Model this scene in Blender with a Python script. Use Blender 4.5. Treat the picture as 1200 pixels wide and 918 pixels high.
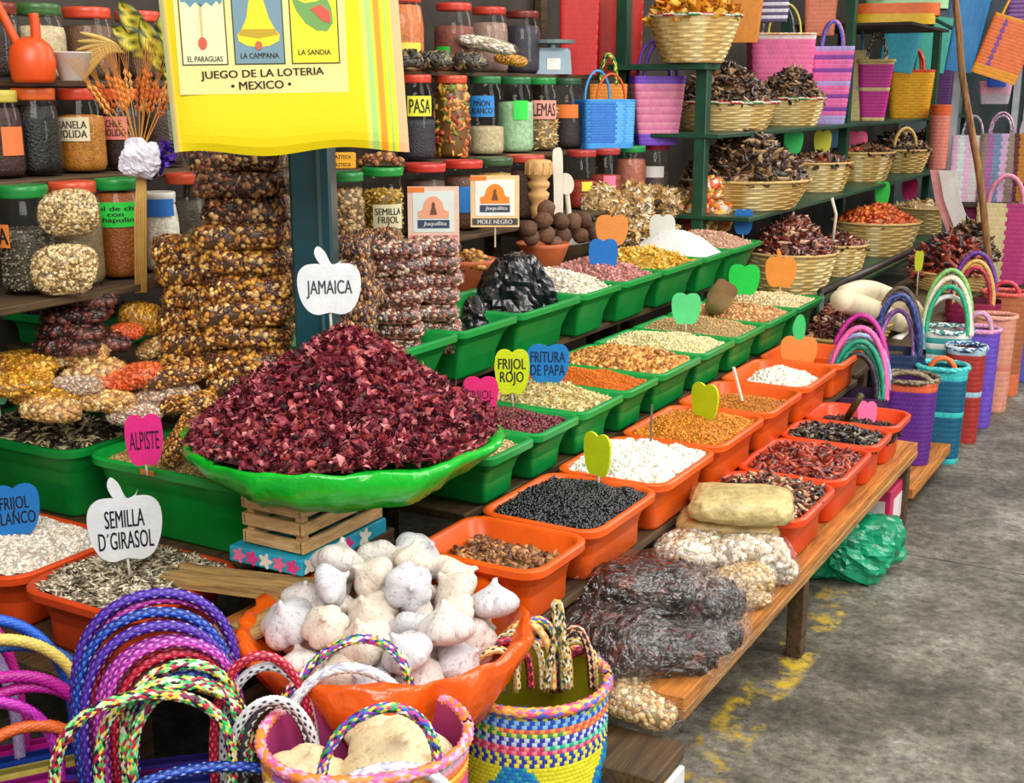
import bpy, math, random
import numpy as np
from mathutils import Vector, Matrix, noise

for o in list(bpy.data.objects): bpy.data.objects.remove(o)
scene = bpy.context.scene
COL = scene.collection
rng = np.random.default_rng(11)
random.seed(5)

# ------------------------------------------------------------------ camera
F, HOR, VPX, CH = 1440.0, 110.0, 1450.0, 1.5
PITCH = math.atan((459-HOR)/F)
YAW = math.atan((VPX-600)/math.hypot(F, 459-HOR))
FW = np.array([-math.sin(YAW)*math.cos(PITCH), math.cos(YAW)*math.cos(PITCH), -math.sin(PITCH)])
RT = np.array([math.cos(YAW), math.sin(YAW), 0.0])
UP = np.cross(RT, FW)
CAM = np.array([0, 0, CH])
cd = bpy.data.cameras.new('camera'); cam = bpy.data.objects.new('camera', cd); COL.objects.link(cam)
cd.sensor_fit = 'HORIZONTAL'; cd.sensor_width = 36; cd.lens = F/1200*36
cd.clip_start = .05; cd.clip_end = 200
m4 = Matrix.Identity(4)
for i in range(3):
    m4[i][0] = RT[i]; m4[i][1] = UP[i]; m4[i][2] = -FW[i]; m4[i][3] = CAM[i]
cam.matrix_world = m4
scene.camera = cam

# ------------------------------------------------------------------ light
world = bpy.data.worlds.new('world'); scene.world = world; world.use_nodes = True
bg = world.node_tree.nodes['Background']
bg.inputs[0].default_value = (1.0, .97, .92, 1); bg.inputs[1].default_value = .5
def area(name, loc, target, sx, sy, power, col):
    l = bpy.data.lights.new(name, 'AREA'); l.shape = 'RECTANGLE'; l.size = sx; l.size_y = sy
    l.energy = power; l.color = col
    o = bpy.data.objects.new(name, l); COL.objects.link(o); o.location = loc
    o.rotation_euler = (Vector(target)-Vector(loc)).to_track_quat('-Z', 'Y').to_euler()
area('skylight_aisle', (1.6, 3.4, 3.6), (-1.5, 3.4, .5), 2.0, 7.0, 270, (1, .97, .92))
area('skylight_near', (.2, -.4, 3.4), (-1.8, 2.2, .6), 2.2, 2.2, 145, (1, .97, .92))
area('skylight_far', (.6, 9.0, 3.8), (-1.3, 8.2, .5), 2.0, 4.0, 170, (1, .97, .92))
vs = scene.view_settings
vs.view_transform = 'Standard'; vs.look = 'None'; vs.gamma = 1; vs.use_curve_mapping = False
vs.exposure = 0.0

# ------------------------------------------------------------------ pixel helpers (1200x918 frame)
def ray(px, py): return FW*F + RT*(px-600) + UP*(459-py)
def P(px, py, x=None, y=None, z=None):
    r = ray(px, py)
    if z is not None: t = (z-CH)/r[2]
    elif x is not None: t = x/r[0]
    else: t = y/r[1]
    return CAM + r*t
def ppm(p): return F/((np.asarray(p)-CAM) @ FW)      # pixels per metre at p

# ------------------------------------------------------------------ colour / materials
def lin(h):
    h = h.lstrip('#'); c = [int(h[i:i+2], 16)/255 for i in (0, 2, 4)]
    return tuple((v/12.92 if v <= .04045 else ((v+.055)/1.055)**2.4) for v in c)
MATS = {}
def mat(col, rough=.5, bump=0, bscale=60, var=.12, vscale=9, coat=0, metal=0, spec=.5, wave=None, stretch=None, transl=0, sss=0):
    key = (col, rough, bump, bscale, var, vscale, coat, metal, spec, wave, stretch, transl)
    if key in MATS: return MATS[key]
    m = bpy.data.materials.new('mat_'+col.lstrip('#')); m.use_nodes = True; MATS[key] = m
    nt = m.node_tree; N = nt.nodes; L = nt.links; b = N['Principled BSDF']
    c = lin(col)
    b.inputs['Roughness'].default_value = rough; b.inputs['Metallic'].default_value = metal
    b.inputs['Specular IOR Level'].default_value = spec; b.inputs['Coat Weight'].default_value = coat
    b.inputs['Coat Roughness'].default_value = .15
    tc = N.new('ShaderNodeTexCoord'); mp = N.new('ShaderNodeMapping'); L.new(tc.outputs['Object'], mp.inputs[0])
    if stretch: mp.inputs['Scale'].default_value = stretch
    n1 = N.new('ShaderNodeTexNoise'); n1.inputs['Scale'].default_value = vscale; n1.inputs['Detail'].default_value = 6
    n1.inputs['Roughness'].default_value = .65
    L.new(mp.outputs[0], n1.inputs[0])
    r = N.new('ShaderNodeValToRGB'); L.new(n1.outputs[0], r.inputs[0])
    r.color_ramp.elements[0].position = .3; r.color_ramp.elements[1].position = .7
    r.color_ramp.elements[0].color = tuple(max(0, v*(1-var*1.6)) for v in c)+(1,)
    r.color_ramp.elements[1].color = tuple(min(1, v*(1+var)+var*.02) for v in c)+(1,)
    L.new(r.outputs[0], b.inputs['Base Color'])
    if bump:
        n2 = N.new('ShaderNodeTexNoise'); n2.inputs['Scale'].default_value = bscale; n2.inputs['Detail'].default_value = 4
        L.new(mp.outputs[0], n2.inputs[0])
        bp = N.new('ShaderNodeBump'); bp.inputs['Strength'].default_value = bump; bp.inputs['Distance'].default_value = .01
        L.new(n2.outputs[0], bp.inputs['Height']); L.new(bp.outputs[0], b.inputs['Normal'])
    if transl:
        t = N.new('ShaderNodeBsdfTranslucent'); L.new(r.outputs[0], t.inputs[0])
        mx = N.new('ShaderNodeMixShader'); mx.inputs[0].default_value = transl
        L.new(b.outputs[0], mx.inputs[1]); L.new(t.outputs[0], mx.inputs[2]); L.new(mx.outputs[0], N['Material Output'].inputs[0])
    return m
def colmat(rough=.5, spec=.5, coat=0, bump=0, bscale=200):
    key = ('COL', rough, spec, coat, bump, bscale)
    if key in MATS: return MATS[key]
    m = bpy.data.materials.new('mat_mixed_colours'); m.use_nodes = True; MATS[key] = m
    nt = m.node_tree; N = nt.nodes; L = nt.links; b = N['Principled BSDF']
    a = N.new('ShaderNodeAttribute'); a.attribute_name = 'Col'
    L.new(a.outputs['Color'], b.inputs['Base Color'])
    b.inputs['Roughness'].default_value = rough; b.inputs['Specular IOR Level'].default_value = spec
    b.inputs['Coat Weight'].default_value = coat; b.inputs['Coat Roughness'].default_value = .12
    if bump:
        tc = N.new('ShaderNodeTexCoord'); n2 = N.new('ShaderNodeTexNoise'); n2.inputs['Scale'].default_value = bscale
        L.new(tc.outputs['Object'], n2.inputs[0])
        bp = N.new('ShaderNodeBump'); bp.inputs['Strength'].default_value = bump; bp.inputs['Distance'].default_value = .005
        L.new(n2.outputs[0], bp.inputs['Height']); L.new(bp.outputs[0], b.inputs['Normal'])
    return m
def filmmat(name, tint=(1, 1, 1), clear=.82, rough=.12, bump=.5, bscale=28, haze=.06, gl_max=.6):
    """clear glass / cellophane: see-through with real reflections at the surface"""
    key = ('FILM', name)
    if key in MATS: return MATS[key]
    m = bpy.data.materials.new('mat_'+name); m.use_nodes = True; MATS[key] = m
    nt = m.node_tree; N = nt.nodes; L = nt.links; N.remove(N['Principled BSDF'])
    tr = N.new('ShaderNodeBsdfTransparent'); tr.inputs[0].default_value = tuple(tint)+(1,)
    gl = N.new('ShaderNodeBsdfGlossy'); gl.inputs['Roughness'].default_value = rough; gl.inputs[0].default_value = (.95, .95, .95, 1)
    df = N.new('ShaderNodeBsdfDiffuse'); df.inputs[0].default_value = (.8, .8, .8, 1)
    fr = N.new('ShaderNodeLayerWeight'); fr.inputs[0].default_value = .5
    pw = N.new('ShaderNodeMath'); pw.operation = 'POWER'; pw.inputs[1].default_value = 4; L.new(fr.outputs['Facing'], pw.inputs[0])
    ml = N.new('ShaderNodeMath'); ml.operation = 'MULTIPLY_ADD'; ml.inputs[1].default_value = gl_max; ml.inputs[2].default_value = (1-clear)*.5
    ml.use_clamp = True
    L.new(pw.outputs[0], ml.inputs[0])
    m1 = N.new('ShaderNodeMixShader'); m1.inputs[0].default_value = haze
    L.new(tr.outputs[0], m1.inputs[1]); L.new(df.outputs[0], m1.inputs[2])
    m2 = N.new('ShaderNodeMixShader'); L.new(ml.outputs[0], m2.inputs[0]); L.new(m1.outputs[0], m2.inputs[1]); L.new(gl.outputs[0], m2.inputs[2])
    L.new(m2.outputs[0], N['Material Output'].inputs[0])
    if bump:
        tc = N.new('ShaderNodeTexCoord'); n2 = N.new('ShaderNodeTexNoise'); n2.inputs['Scale'].default_value = bscale; n2.inputs['Detail'].default_value = 3
        L.new(tc.outputs['Object'], n2.inputs[0])
        bp = N.new('ShaderNodeBump'); bp.inputs['Strength'].default_value = bump; bp.inputs['Distance'].default_value = .02
        L.new(n2.outputs[0], bp.inputs['Height'])
        for nd in (gl, fr): L.new(bp.outputs[0], nd.inputs['Normal'])
    return m
def wood(col, dark, stretch=(30, 2, 30), rough=.7):
    key = ('WOOD', col, dark, stretch)
    if key in MATS: return MATS[key]
    m = bpy.data.materials.new('mat_wood_'+col.lstrip('#')); m.use_nodes = True; MATS[key] = m
    nt = m.node_tree; N = nt.nodes; L = nt.links; b = N['Principled BSDF']; b.inputs['Roughness'].default_value = rough
    tc = N.new('ShaderNodeTexCoord'); mp = N.new('ShaderNodeMapping'); mp.inputs['Scale'].default_value = stretch
    L.new(tc.outputs['Object'], mp.inputs[0])
    n = N.new('ShaderNodeTexNoise'); n.inputs['Scale'].default_value = 2.2; n.inputs['Detail'].default_value = 9; n.inputs['Roughness'].default_value = .7
    n.inputs['Distortion'].default_value = .6; L.new(mp.outputs[0], n.inputs[0])
    r = N.new('ShaderNodeValToRGB'); r.color_ramp.elements[0].position = .34; r.color_ramp.elements[1].position = .62
    r.color_ramp.elements[0].color = lin(dark)+(1,); r.color_ramp.elements[1].color = lin(col)+(1,)
    L.new(n.outputs[0], r.inputs[0]); L.new(r.outputs[0], b.inputs['Base Color'])
    bp = N.new('ShaderNodeBump'); bp.inputs['Strength'].default_value = .4; bp.inputs['Distance'].default_value = .006
    L.new(n.outputs[0], bp.inputs['Height']); L.new(bp.outputs[0], b.inputs['Normal'])
    return m

# ------------------------------------------------------------------ mesh building
def mkmesh(name, V, Fc, C=None, smooth=False):
    me = bpy.data.meshes.new(name)
    V = np.asarray(V, dtype=np.float32)
    if isinstance(Fc, np.ndarray) and Fc.ndim == 2:
        nf, k = Fc.shape
        me.vertices.add(len(V)); me.vertices.foreach_set('co', V.ravel())
        me.loops.add(nf*k); me.loops.foreach_set('vertex_index', Fc.astype(np.int32).ravel())
        me.polygons.add(nf); me.polygons.foreach_set('loop_start', np.arange(0, nf*k, k, dtype=np.int32))
        try: me.polygons.foreach_set('loop_total', np.full(nf, k, dtype=np.int32))
        except Exception: pass
        me.update(calc_edges=True)
    else:
        me.from_pydata(V.tolist(), [], [tuple(int(i) for i in f) for f in Fc]); me.update()
    if C is not None:
        a = me.color_attributes.new('Col', 'FLOAT_COLOR', 'POINT')
        C = np.asarray(C, dtype=np.float32)
        if C.shape[1] == 3: C = np.hstack([C, np.ones((len(C), 1), np.float32)])
        a.data.foreach_set('color', C.ravel())
    if smooth: me.polygons.foreach_set('use_smooth', np.ones(len(me.polygons), dtype=bool))
    return me
class MB:
    """collects shapes for ONE mesh"""
    def __init__(s): s.v = []; s.f = []; s.c = []; s.n = 0
    def add(s, V, Fc, col=None):
        V = np.asarray(V, float); s.v.append(V)
        for f in Fc: s.f.append(tuple(int(i)+s.n for i in f))
        if col is not None:
            c = np.asarray(col, float); s.c.append(np.tile(c, (len(V), 1)) if c.ndim == 1 else c)
        s.n += len(V)
        return s
    def box(s, x0, x1, y0, y1, z0, z1, col=None, bev=0):
        if bev:
            b = bev; a = []
            for z, i in ((z0, b), (z0+b, 0), (z1-b, 0), (z1, b)):
                for (x, y) in rrect((x1-x0)/2-i, (y1-y0)/2-i, b, 1): a.append(((x0+x1)/2+x, (y0+y1)/2+y, z))
            n = 8; f = [tuple(range(n))[::-1]]+[tuple(range(3*n, 4*n))]
            for k in range(3):
                for j in range(n): f.append((k*n+j, k*n+(j+1) % n, (k+1)*n+(j+1) % n, (k+1)*n+j))
            return s.add(a, f, col)
        V = [(x, y, z) for z in (z0, z1) for y in (y0, y1) for x in (x0, x1)]
        return s.add(V, [(0, 2, 3, 1), (4, 5, 7, 6), (0, 1, 5, 4), (2, 6, 7, 3), (0, 4, 6, 2), (1, 3, 7, 5)], col)
    def lathe(s, prof, n=24, col=None, cap0=True, cap1=True, sx=1, sy=1, c=(0, 0)):
        V = []; f = []
        for (r, z) in prof:
            for k in range(n):
                a = 2*math.pi*k/n; V.append((c[0]+r*sx*math.cos(a), c[1]+r*sy*math.sin(a), z))
        for i in range(len(prof)-1):
            for k in range(n): f.append((i*n+k, i*n+(k+1) % n, (i+1)*n+(k+1) % n, (i+1)*n+k))
        if cap0: f.append(tuple(range(n))[::-1])
        if cap1: f.append(tuple(range((len(prof)-1)*n, len(prof)*n)))
        return s.add(V, f, col)
    def loft(s, loops, cap0=True, cap1=True, col=None):
        n = len(loops[0]); V = np.concatenate([np.asarray(l, float) for l in loops]); f = []
        for i in range(len(loops)-1):
            for k in range(n): f.append((i*n+k, i*n+(k+1) % n, (i+1)*n+(k+1) % n, (i+1)*n+k))
        if cap0: f.append(tuple(range(n))[::-1])
        if cap1: f.append(tuple(range((len(loops)-1)*n, len(loops)*n)))
        return s.add(V, f, col)
    def tube(s, pts, r, n=8, col=None, cap=True):
        R, Nn, B, pts = frames(pts); loops = []
        r = np.broadcast_to(np.asarray(r, float), (len(pts),))
        for i in range(len(pts)):
            a = np.arange(n)*2*math.pi/n
            loops.append(pts[i]+np.outer(np.cos(a), Nn[i])*r[i]+np.outer(np.sin(a), B[i])*r[i])
        return s.loft(loops, cap, cap, col)
    def poly(s, pts2, y0, y1, col=None):
        """outline (x,z) extruded from y0 to y1"""
        n = len(pts2); V = [(x, y0, z) for x, z in pts2]+[(x, y1, z) for x, z in pts2]
        f = [tuple(range(n)), tuple(range(n, 2*n))[::-1]]
        for k in range(n): f.append((k, n+k, n+(k+1) % n, (k+1) % n))
        return s.add(V, f, col)
    def mesh(s, name, smooth=False):
        return mkmesh(name, np.concatenate(s.v), s.f, np.concatenate(s.c) if s.c else None, smooth)
def rrect(hx, hy, r, n=4):
    r = min(r, hx*.98, hy*.98); out = []
    for cx, cy, a0 in ((hx-r, hy-r, 0), (-hx+r, hy-r, 90), (-hx+r, -hy+r, 180), (hx-r, -hy+r, 270)):
        for k in range(n+1):
            a = math.radians(a0+90*k/n); out.append((cx+r*math.cos(a), cy+r*math.sin(a)))
    return out
def frames(pts):
    pts = np.asarray(pts, float); T = np.gradient(pts, axis=0); T /= np.linalg.norm(T, axis=1)[:, None]+1e-12
    n = np.cross(T[0], [0, 0, 1.0])
    if np.linalg.norm(n) < 1e-3: n = np.cross(T[0], [0, 1.0, 0])
    n /= np.linalg.norm(n); Nn = []; B = []
    for t in T:
        n = n-t*(n@t); n /= np.linalg.norm(n)+1e-12; Nn.append(n); B.append(np.cross(t, n))
    return T, np.array(Nn), np.array(B), pts
def spline(ctrl, n=24, closed=False):
    c = np.asarray(ctrl, float); k = len(c); out = []
    segs = k if closed else k-1; per = max(2, n//segs)
    for i in range(segs):
        g = (lambda j: c[j % k]) if closed else (lambda j: c[min(max(j, 0), k-1)])
        p0, p1, p2, p3 = g(i-1), g(i), g(i+1), g(i+2)
        for t in np.arange(per)/per:
            out.append(.5*((2*p1)+(-p0+p2)*t+(2*p0-5*p1+4*p2-p3)*t*t+(-p0+3*p1-3*p2+p3)*t**3))
    if not closed: out.append(c[-1])
    return np.array(out)
def ob(name, me, m, parent=None, loc=None, rotz=0):
    o = bpy.data.objects.new(name, me); COL.objects.link(o)
    if m is not None and not me.materials: me.materials.append(m)
    if parent: o.parent = parent
    if loc is not None: o.location = tuple(loc)
    if rotz: o.rotation_euler = (0, 0, rotz)
    return o
def tag(o, label, cat, group=None, kind=None):
    if label: o['label'] = label
    if cat: o['category'] = cat
    if group: o['group'] = group
    if kind: o['kind'] = kind
    return o
def thing(name, label, cat, loc, rotz=0, group=None, rot=None):
    o = bpy.data.objects.new(name, None); COL.objects.link(o); o.empty_display_size = .05
    o.location = tuple(float(v) for v in loc); o.rotation_euler = rot if rot else (0, 0, rotz)
    return tag(o, label, cat, group)
def struct(name, me, m): return tag(ob(name, me, m), None, None, kind='structure')
def nz(x, y, z=0): return noise.noise(Vector((x, y, z)))

# ------------------------------------------------------------------ lettering (made once, before the scene grows)
WORDS = ['SEMILLA\nD´GIRASOL', 'JAMAICA', 'ALPISTE', 'FRIJOL\nBLANCO', 'FRIJOL', 'FRIJOL\nROJO', 'FRITURA\nDE PAPA', 'CANELA\nMOLIDA', 'CHILE\nMOLIDO',
         'Sal de chi\ncon\nchapulin', 'A', 'PASA', 'PIÑON\nBLANCO', 'LEMAS', 'SEMILLA\nFRIJOL', 'JUEGO DE LA LOTERIA', '• MEXICO •', 'EL PARAGUAS', 'LA CAMPANA', 'LA SANDIA',
         'Juquilita', 'MOLE ROJO', 'MOLE NEGRO', 'AZTECA']
TXT = {}
_tmp = []
for w in WORDS:
    c = bpy.data.curves.new('t', 'FONT'); c.body = w; c.align_x = 'CENTER'; c.size = 1; c.offset = 0; c.resolution_u = 3; c.space_line = .85
    o = bpy.data.objects.new('t', c); COL.objects.link(o); _tmp.append((w, o))
bpy.context.view_layer.update()
dg = bpy.context.evaluated_depsgraph_get()
for w, o in _tmp:
    me = bpy.data.meshes.new_from_object(o.evaluated_get(dg))
    V = np.array([v.co[:2] for v in me.vertices]); Fc = [tuple(p.vertices) for p in me.polygons]
    lo, hi = V.min(0), V.max(0); V = (V-(lo+hi)/2)
    e = .022; k = len(V); V = np.concatenate([V-(e, 0), V+(e, 0)]); Fc = Fc+[tuple(i+k for i in q) for q in Fc]   # struck twice for weight
    TXT[w] = (V/(hi-lo+(2*e, 0)), Fc)
    bpy.data.meshes.remove(me)
for w, o in _tmp:
    c = o.data; bpy.data.objects.remove(o); bpy.data.curves.remove(c)
def text_flat(w, W, H, y, cx=0, cz=0, rot=0, skew=0):
    V, Fc = TXT[w]; x = V[:, 0]*W+V[:, 1]*H*skew; z = V[:, 1]*H
    c, s = math.cos(rot), math.sin(rot)
    return np.stack([cx+x*c-z*s, np.full(len(V), y), cz+x*s+z*c], 1), Fc
# ------------------------------------------------------------------ grains, pods, petals
def _ico():
    t = (1+5**.5)/2
    V = np.array([(-1, t, 0), (1, t, 0), (-1, -t, 0), (1, -t, 0), (0, -1, t), (0, 1, t), (0, -1, -t), (0, 1, -t), (t, 0, -1), (t, 0, 1), (-t, 0, -1), (-t, 0, 1)], float)
    V /= np.linalg.norm(V[0])
    Fc = np.array([(0, 11, 5), (0, 5, 1), (0, 1, 7), (0, 7, 10), (0, 10, 11), (1, 5, 9), (5, 11, 4), (11, 10, 2), (10, 7, 6), (7, 1, 8), (3, 9, 4), (3, 4, 2), (3, 2, 6), (3, 6, 8), (3, 8, 9), (4, 9, 5), (2, 4, 11), (6, 2, 10), (8, 6, 7), (9, 8, 1)])
    return V, Fc
ICO = _ico()
OCT = (np.array([(1, 0, 0), (-1, 0, 0), (0, 1, 0), (0, -1, 0), (0, 0, 1), (0, 0, -1)], float),
       np.array([(0, 2, 4), (2, 1, 4), (1, 3, 4), (3, 0, 4), (2, 0, 5), (1, 2, 5), (3, 1, 5), (0, 3, 5)]))
def _pod(n=5, bend=.5, rings=5):
    V = []; Fc = []
    for i in range(rings):
        t = i/(rings-1)*2-1; r = (.34*(1-abs(t)**3.2)+.05)*(1 if t < .2 else .85)
        for k in range(n):
            a = 2*math.pi*k/n; V.append((t, r*math.cos(a)+bend*t*t*.5, r*math.sin(a)*.7))
    for i in range(rings-1):
        for k in range(n):
            a, b, c, d = i*n+k, i*n+(k+1) % n, (i+1)*n+(k+1) % n, (i+1)*n+k
            Fc += [(a, b, c), (a, c, d)]
    return np.array(V), np.array(Fc)
def _flake():
    V = []; Fc = []
    for i in range(5):
        for j in range(3):
            u, v = i/4*2-1, j-1
            w = (1-.6*max(0, u)**2-.45*max(0, -u)**2)
            V.append((u-.25*u*u*v, v*.46*w+.16*math.sin(2.4*u), .42*u*u+.45*v*v*w-.3+.16*math.sin(3*u+2*v)))
    for i in range(4):
        for j in range(2):
            a = i*3+j; Fc += [(a, a+3, a+4), (a, a+4, a+1)]
    return np.array(V), np.array(Fc)
def _chunk():
    V = np.array([(x, y, z) for z in (-1, 1) for y in (-1, 1) for x in (-1, 1)], float)*.7
    V += np.array([(.1, -.2, .1), (-.2, .1, 0), (.1, .15, -.1), (0, -.1, .2), (.2, 0, -.1), (-.1, .2, .1), (0, -.2, 0), (.15, .1, -.2)])
    q = [(0, 2, 3, 1), (4, 5, 7, 6), (0, 1, 5, 4), (2, 6, 7, 3), (0, 4, 6, 2), (1, 3, 7, 5)]
    return V, np.array([t for a, b, c, d in q for t in ((a, b, c), (a, c, d))])
PROTO = {'bean': (ICO[0]*(1, .62, .5), ICO[1]), 'round': (ICO[0]*(1, .92, .8), ICO[1]), 'grain': (OCT[0]*(1, .6, .5), OCT[1]), 'seed': (OCT[0]*(1, .25, .18), OCT[1]),
         'flat': (ICO[0]*(1, .7, .25), ICO[1]), 'pod': _pod(), 'flake': _flake(), 'chunk': _chunk(), 'nut': (ICO[0]*(1, .8, .75)*(1+.18*np.sin(np.arange(12)*2.3))[:, None], ICO[1]),
         'longpod': _pod(4, .25, 4)}
def rotmats(n, tilt):
    yaw = rng.uniform(0, 2*math.pi, n)
    a = rng.normal(0, tilt, n); b = rng.normal(0, tilt, n)
    cy, sy, ca, sa, cb, sb = np.cos(yaw), np.sin(yaw), np.cos(a), np.sin(a), np.cos(b), np.sin(b)
    z = np.zeros(n); o = np.ones(n)
    Rz = np.stack([np.stack([cy, -sy, z], 1), np.stack([sy, cy, z], 1), np.stack([z, z, o], 1)], 1)
    Rx = np.stack([np.stack([o, z, z], 1), np.stack([z, ca, -sa], 1), np.stack([z, sa, ca], 1)], 1)
    Ry = np.stack([np.stack([cb, z, sb], 1), np.stack([z, o, z], 1), np.stack([-sb, z, cb], 1)], 1)
    return Rz @ Rx @ Ry
PALS = {}
def pal(s):
    if s not in PALS: PALS[s] = np.array([lin(c) for c in s.split()])
    return PALS[s]
def cloud(pos, proto, size, palette, tilt=.6, R=None):
    V0, F0 = PROTO[proto]; n = len(pos)
    if R is None: R = rotmats(n, tilt)
    s = rng.uniform(size*.75, size*1.25, n)
    V = np.einsum('nij,kj->nki', R, V0)*s[:, None, None]+pos[:, None, :]
    Fc = F0[None]+(np.arange(n)*len(V0))[:, None, None]
    pc = pal(palette); c = pc[rng.integers(0, len(pc), n)]*rng.uniform(.8, 1.12, (n, 1))
    c = np.clip(c, 0, 1)
    return V.reshape(-1, 3), Fc.reshape(-1, 3), np.repeat(c, len(V0), 0)
def merge(parts):
    V = []; Fc = []; C = []; k = 0
    for v, f, c in parts: V.append(v); Fc.append(np.asarray(f)+k); C.append(c); k += len(v)
    return np.concatenate(V), np.concatenate(Fc), np.concatenate(C)
def sheet(fn, n, col):
    u = np.linspace(-1, 1, n); A, B = np.meshgrid(u, u, indexing='ij'); Pp = fn(A.ravel(), B.ravel())
    i = np.arange(n*n).reshape(n, n); a, b, c, d = i[:-1, :-1].ravel(), i[1:, :-1].ravel(), i[1:, 1:].ravel(), i[:-1, 1:].ravel()
    Fc = np.concatenate([np.stack([a, b, c], 1), np.stack([a, c, d], 1)])
    return Pp, Fc, np.tile(np.asarray(col), (len(Pp), 1))
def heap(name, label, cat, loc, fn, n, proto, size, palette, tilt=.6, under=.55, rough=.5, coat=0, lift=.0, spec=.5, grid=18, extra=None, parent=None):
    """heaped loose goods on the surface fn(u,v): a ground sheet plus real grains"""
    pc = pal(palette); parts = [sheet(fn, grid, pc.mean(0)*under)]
    u, v = rng.uniform(-.99, .99, n), rng.uniform(-.99, .99, n)
    pos = fn(u, v); pos[:, 2] += lift+rng.uniform(-.3, .5, n)*size*.6
    parts.append(cloud(pos, proto, size, palette, tilt))
    for (k, pr, sz, pl) in (extra or []):
        u, v = rng.uniform(-.97, .97, k), rng.uniform(-.97, .97, k); pos = fn(u, v); pos[:, 2] += sz*.3
        parts.append(cloud(pos, pr, sz, pl, tilt))
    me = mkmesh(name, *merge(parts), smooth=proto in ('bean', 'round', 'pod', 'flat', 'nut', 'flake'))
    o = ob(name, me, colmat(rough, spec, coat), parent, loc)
    if parent is None: tag(o, label, cat, kind='stuff')
    else: o['kind'] = 'stuff'
    return o
def square_fn(hx, hy, dome, lump=.006, skew=(0, 0), seed=0):
    def fn(u, v):
        k = .10; x = hx*u*(1-k*u*u*v*v); y = hy*v*(1-k*u*u*v*v)
        z = dome*(1-np.abs(u)**2.2)*(1-np.abs(v)**2.2)+skew[0]*u+skew[1]*v+lump*(np.sin(7*u+seed)*np.cos(6*v+2*seed)+.6*np.sin(13*u*v+5*v+seed))
        return np.stack([x, y, z], 1)
    return fn
def disc_fn(rx, ry, dome, power=1.6, lump=.008, seed=0):
    def fn(u, v):
        x = u*np.sqrt(1-v*v/2); y = v*np.sqrt(1-u*u/2); r = np.sqrt(x*x+y*y)
        z = dome*(1-np.clip(r, 0, 1)**power)+lump*(np.sin(6*x+seed)*np.cos(5*y+seed)+.5*np.sin(11*x-9*y))
        return np.stack([x*rx, y*ry, z], 1)
    return fn

# ------------------------------------------------------------------ tubs
GREEN, ORANGE = '#0b9a41', '#ee5f12'
def tub(x0, x1, y0, y1, zb, zr, col, label, taper=.035, rad=.05, sticker=None, name=None, wear=True):
    hx, hy, h = (x1-x0)/2, (y1-y0)/2, zr-zb
    def L(i, z): return [(x, y, z) for x, y in rrect(hx-i, hy-i, max(.012, rad-i*.6), 4)]
    t = taper; b = MB()
    b.loft([L(t+.012, 0), L(t+.002, .012), L(t*.55+.016, h*.62), L(t*.5+.010, h*.66), L(.014, h-.022), L(0, h-.02), L(-.001, h-.004), L(.004, h), L(.012, h), L(.019, h-.006), L(t+.014, .008)])
    me = b.mesh('tub', True)
    o = ob(name or ('green_tub' if col == GREEN else 'orange_tub'), me, mat(col, .34, .05, 45, .1 if wear else .05, 11, spec=.5, transl=.12), None, ((x0+x1)/2, (y0+y1)/2, zb))
    o.modifiers.new('edge', 'EDGE_SPLIT').split_angle = math.radians(50)
    tag(o, label, 'tub')
    if sticker:
        s = MB().box(sticker[0]-.022, sticker[0]+.022, -hy-.0025, -hy+.003, h-.016, h-.004)
        ob('price_sticker', s.mesh('sticker'), mat('#f08a2c', .5), o)
    return o
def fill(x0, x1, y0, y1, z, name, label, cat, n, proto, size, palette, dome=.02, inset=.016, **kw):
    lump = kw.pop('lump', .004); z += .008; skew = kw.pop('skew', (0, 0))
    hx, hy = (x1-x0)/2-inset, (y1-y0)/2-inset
    return heap(name, label, cat, ((x0+x1)/2, (y0+y1)/2, z), square_fn(hx, hy, dome, lump, skew, seed=rng.uniform(0, 6)), n, proto, size, palette, **kw)

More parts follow.
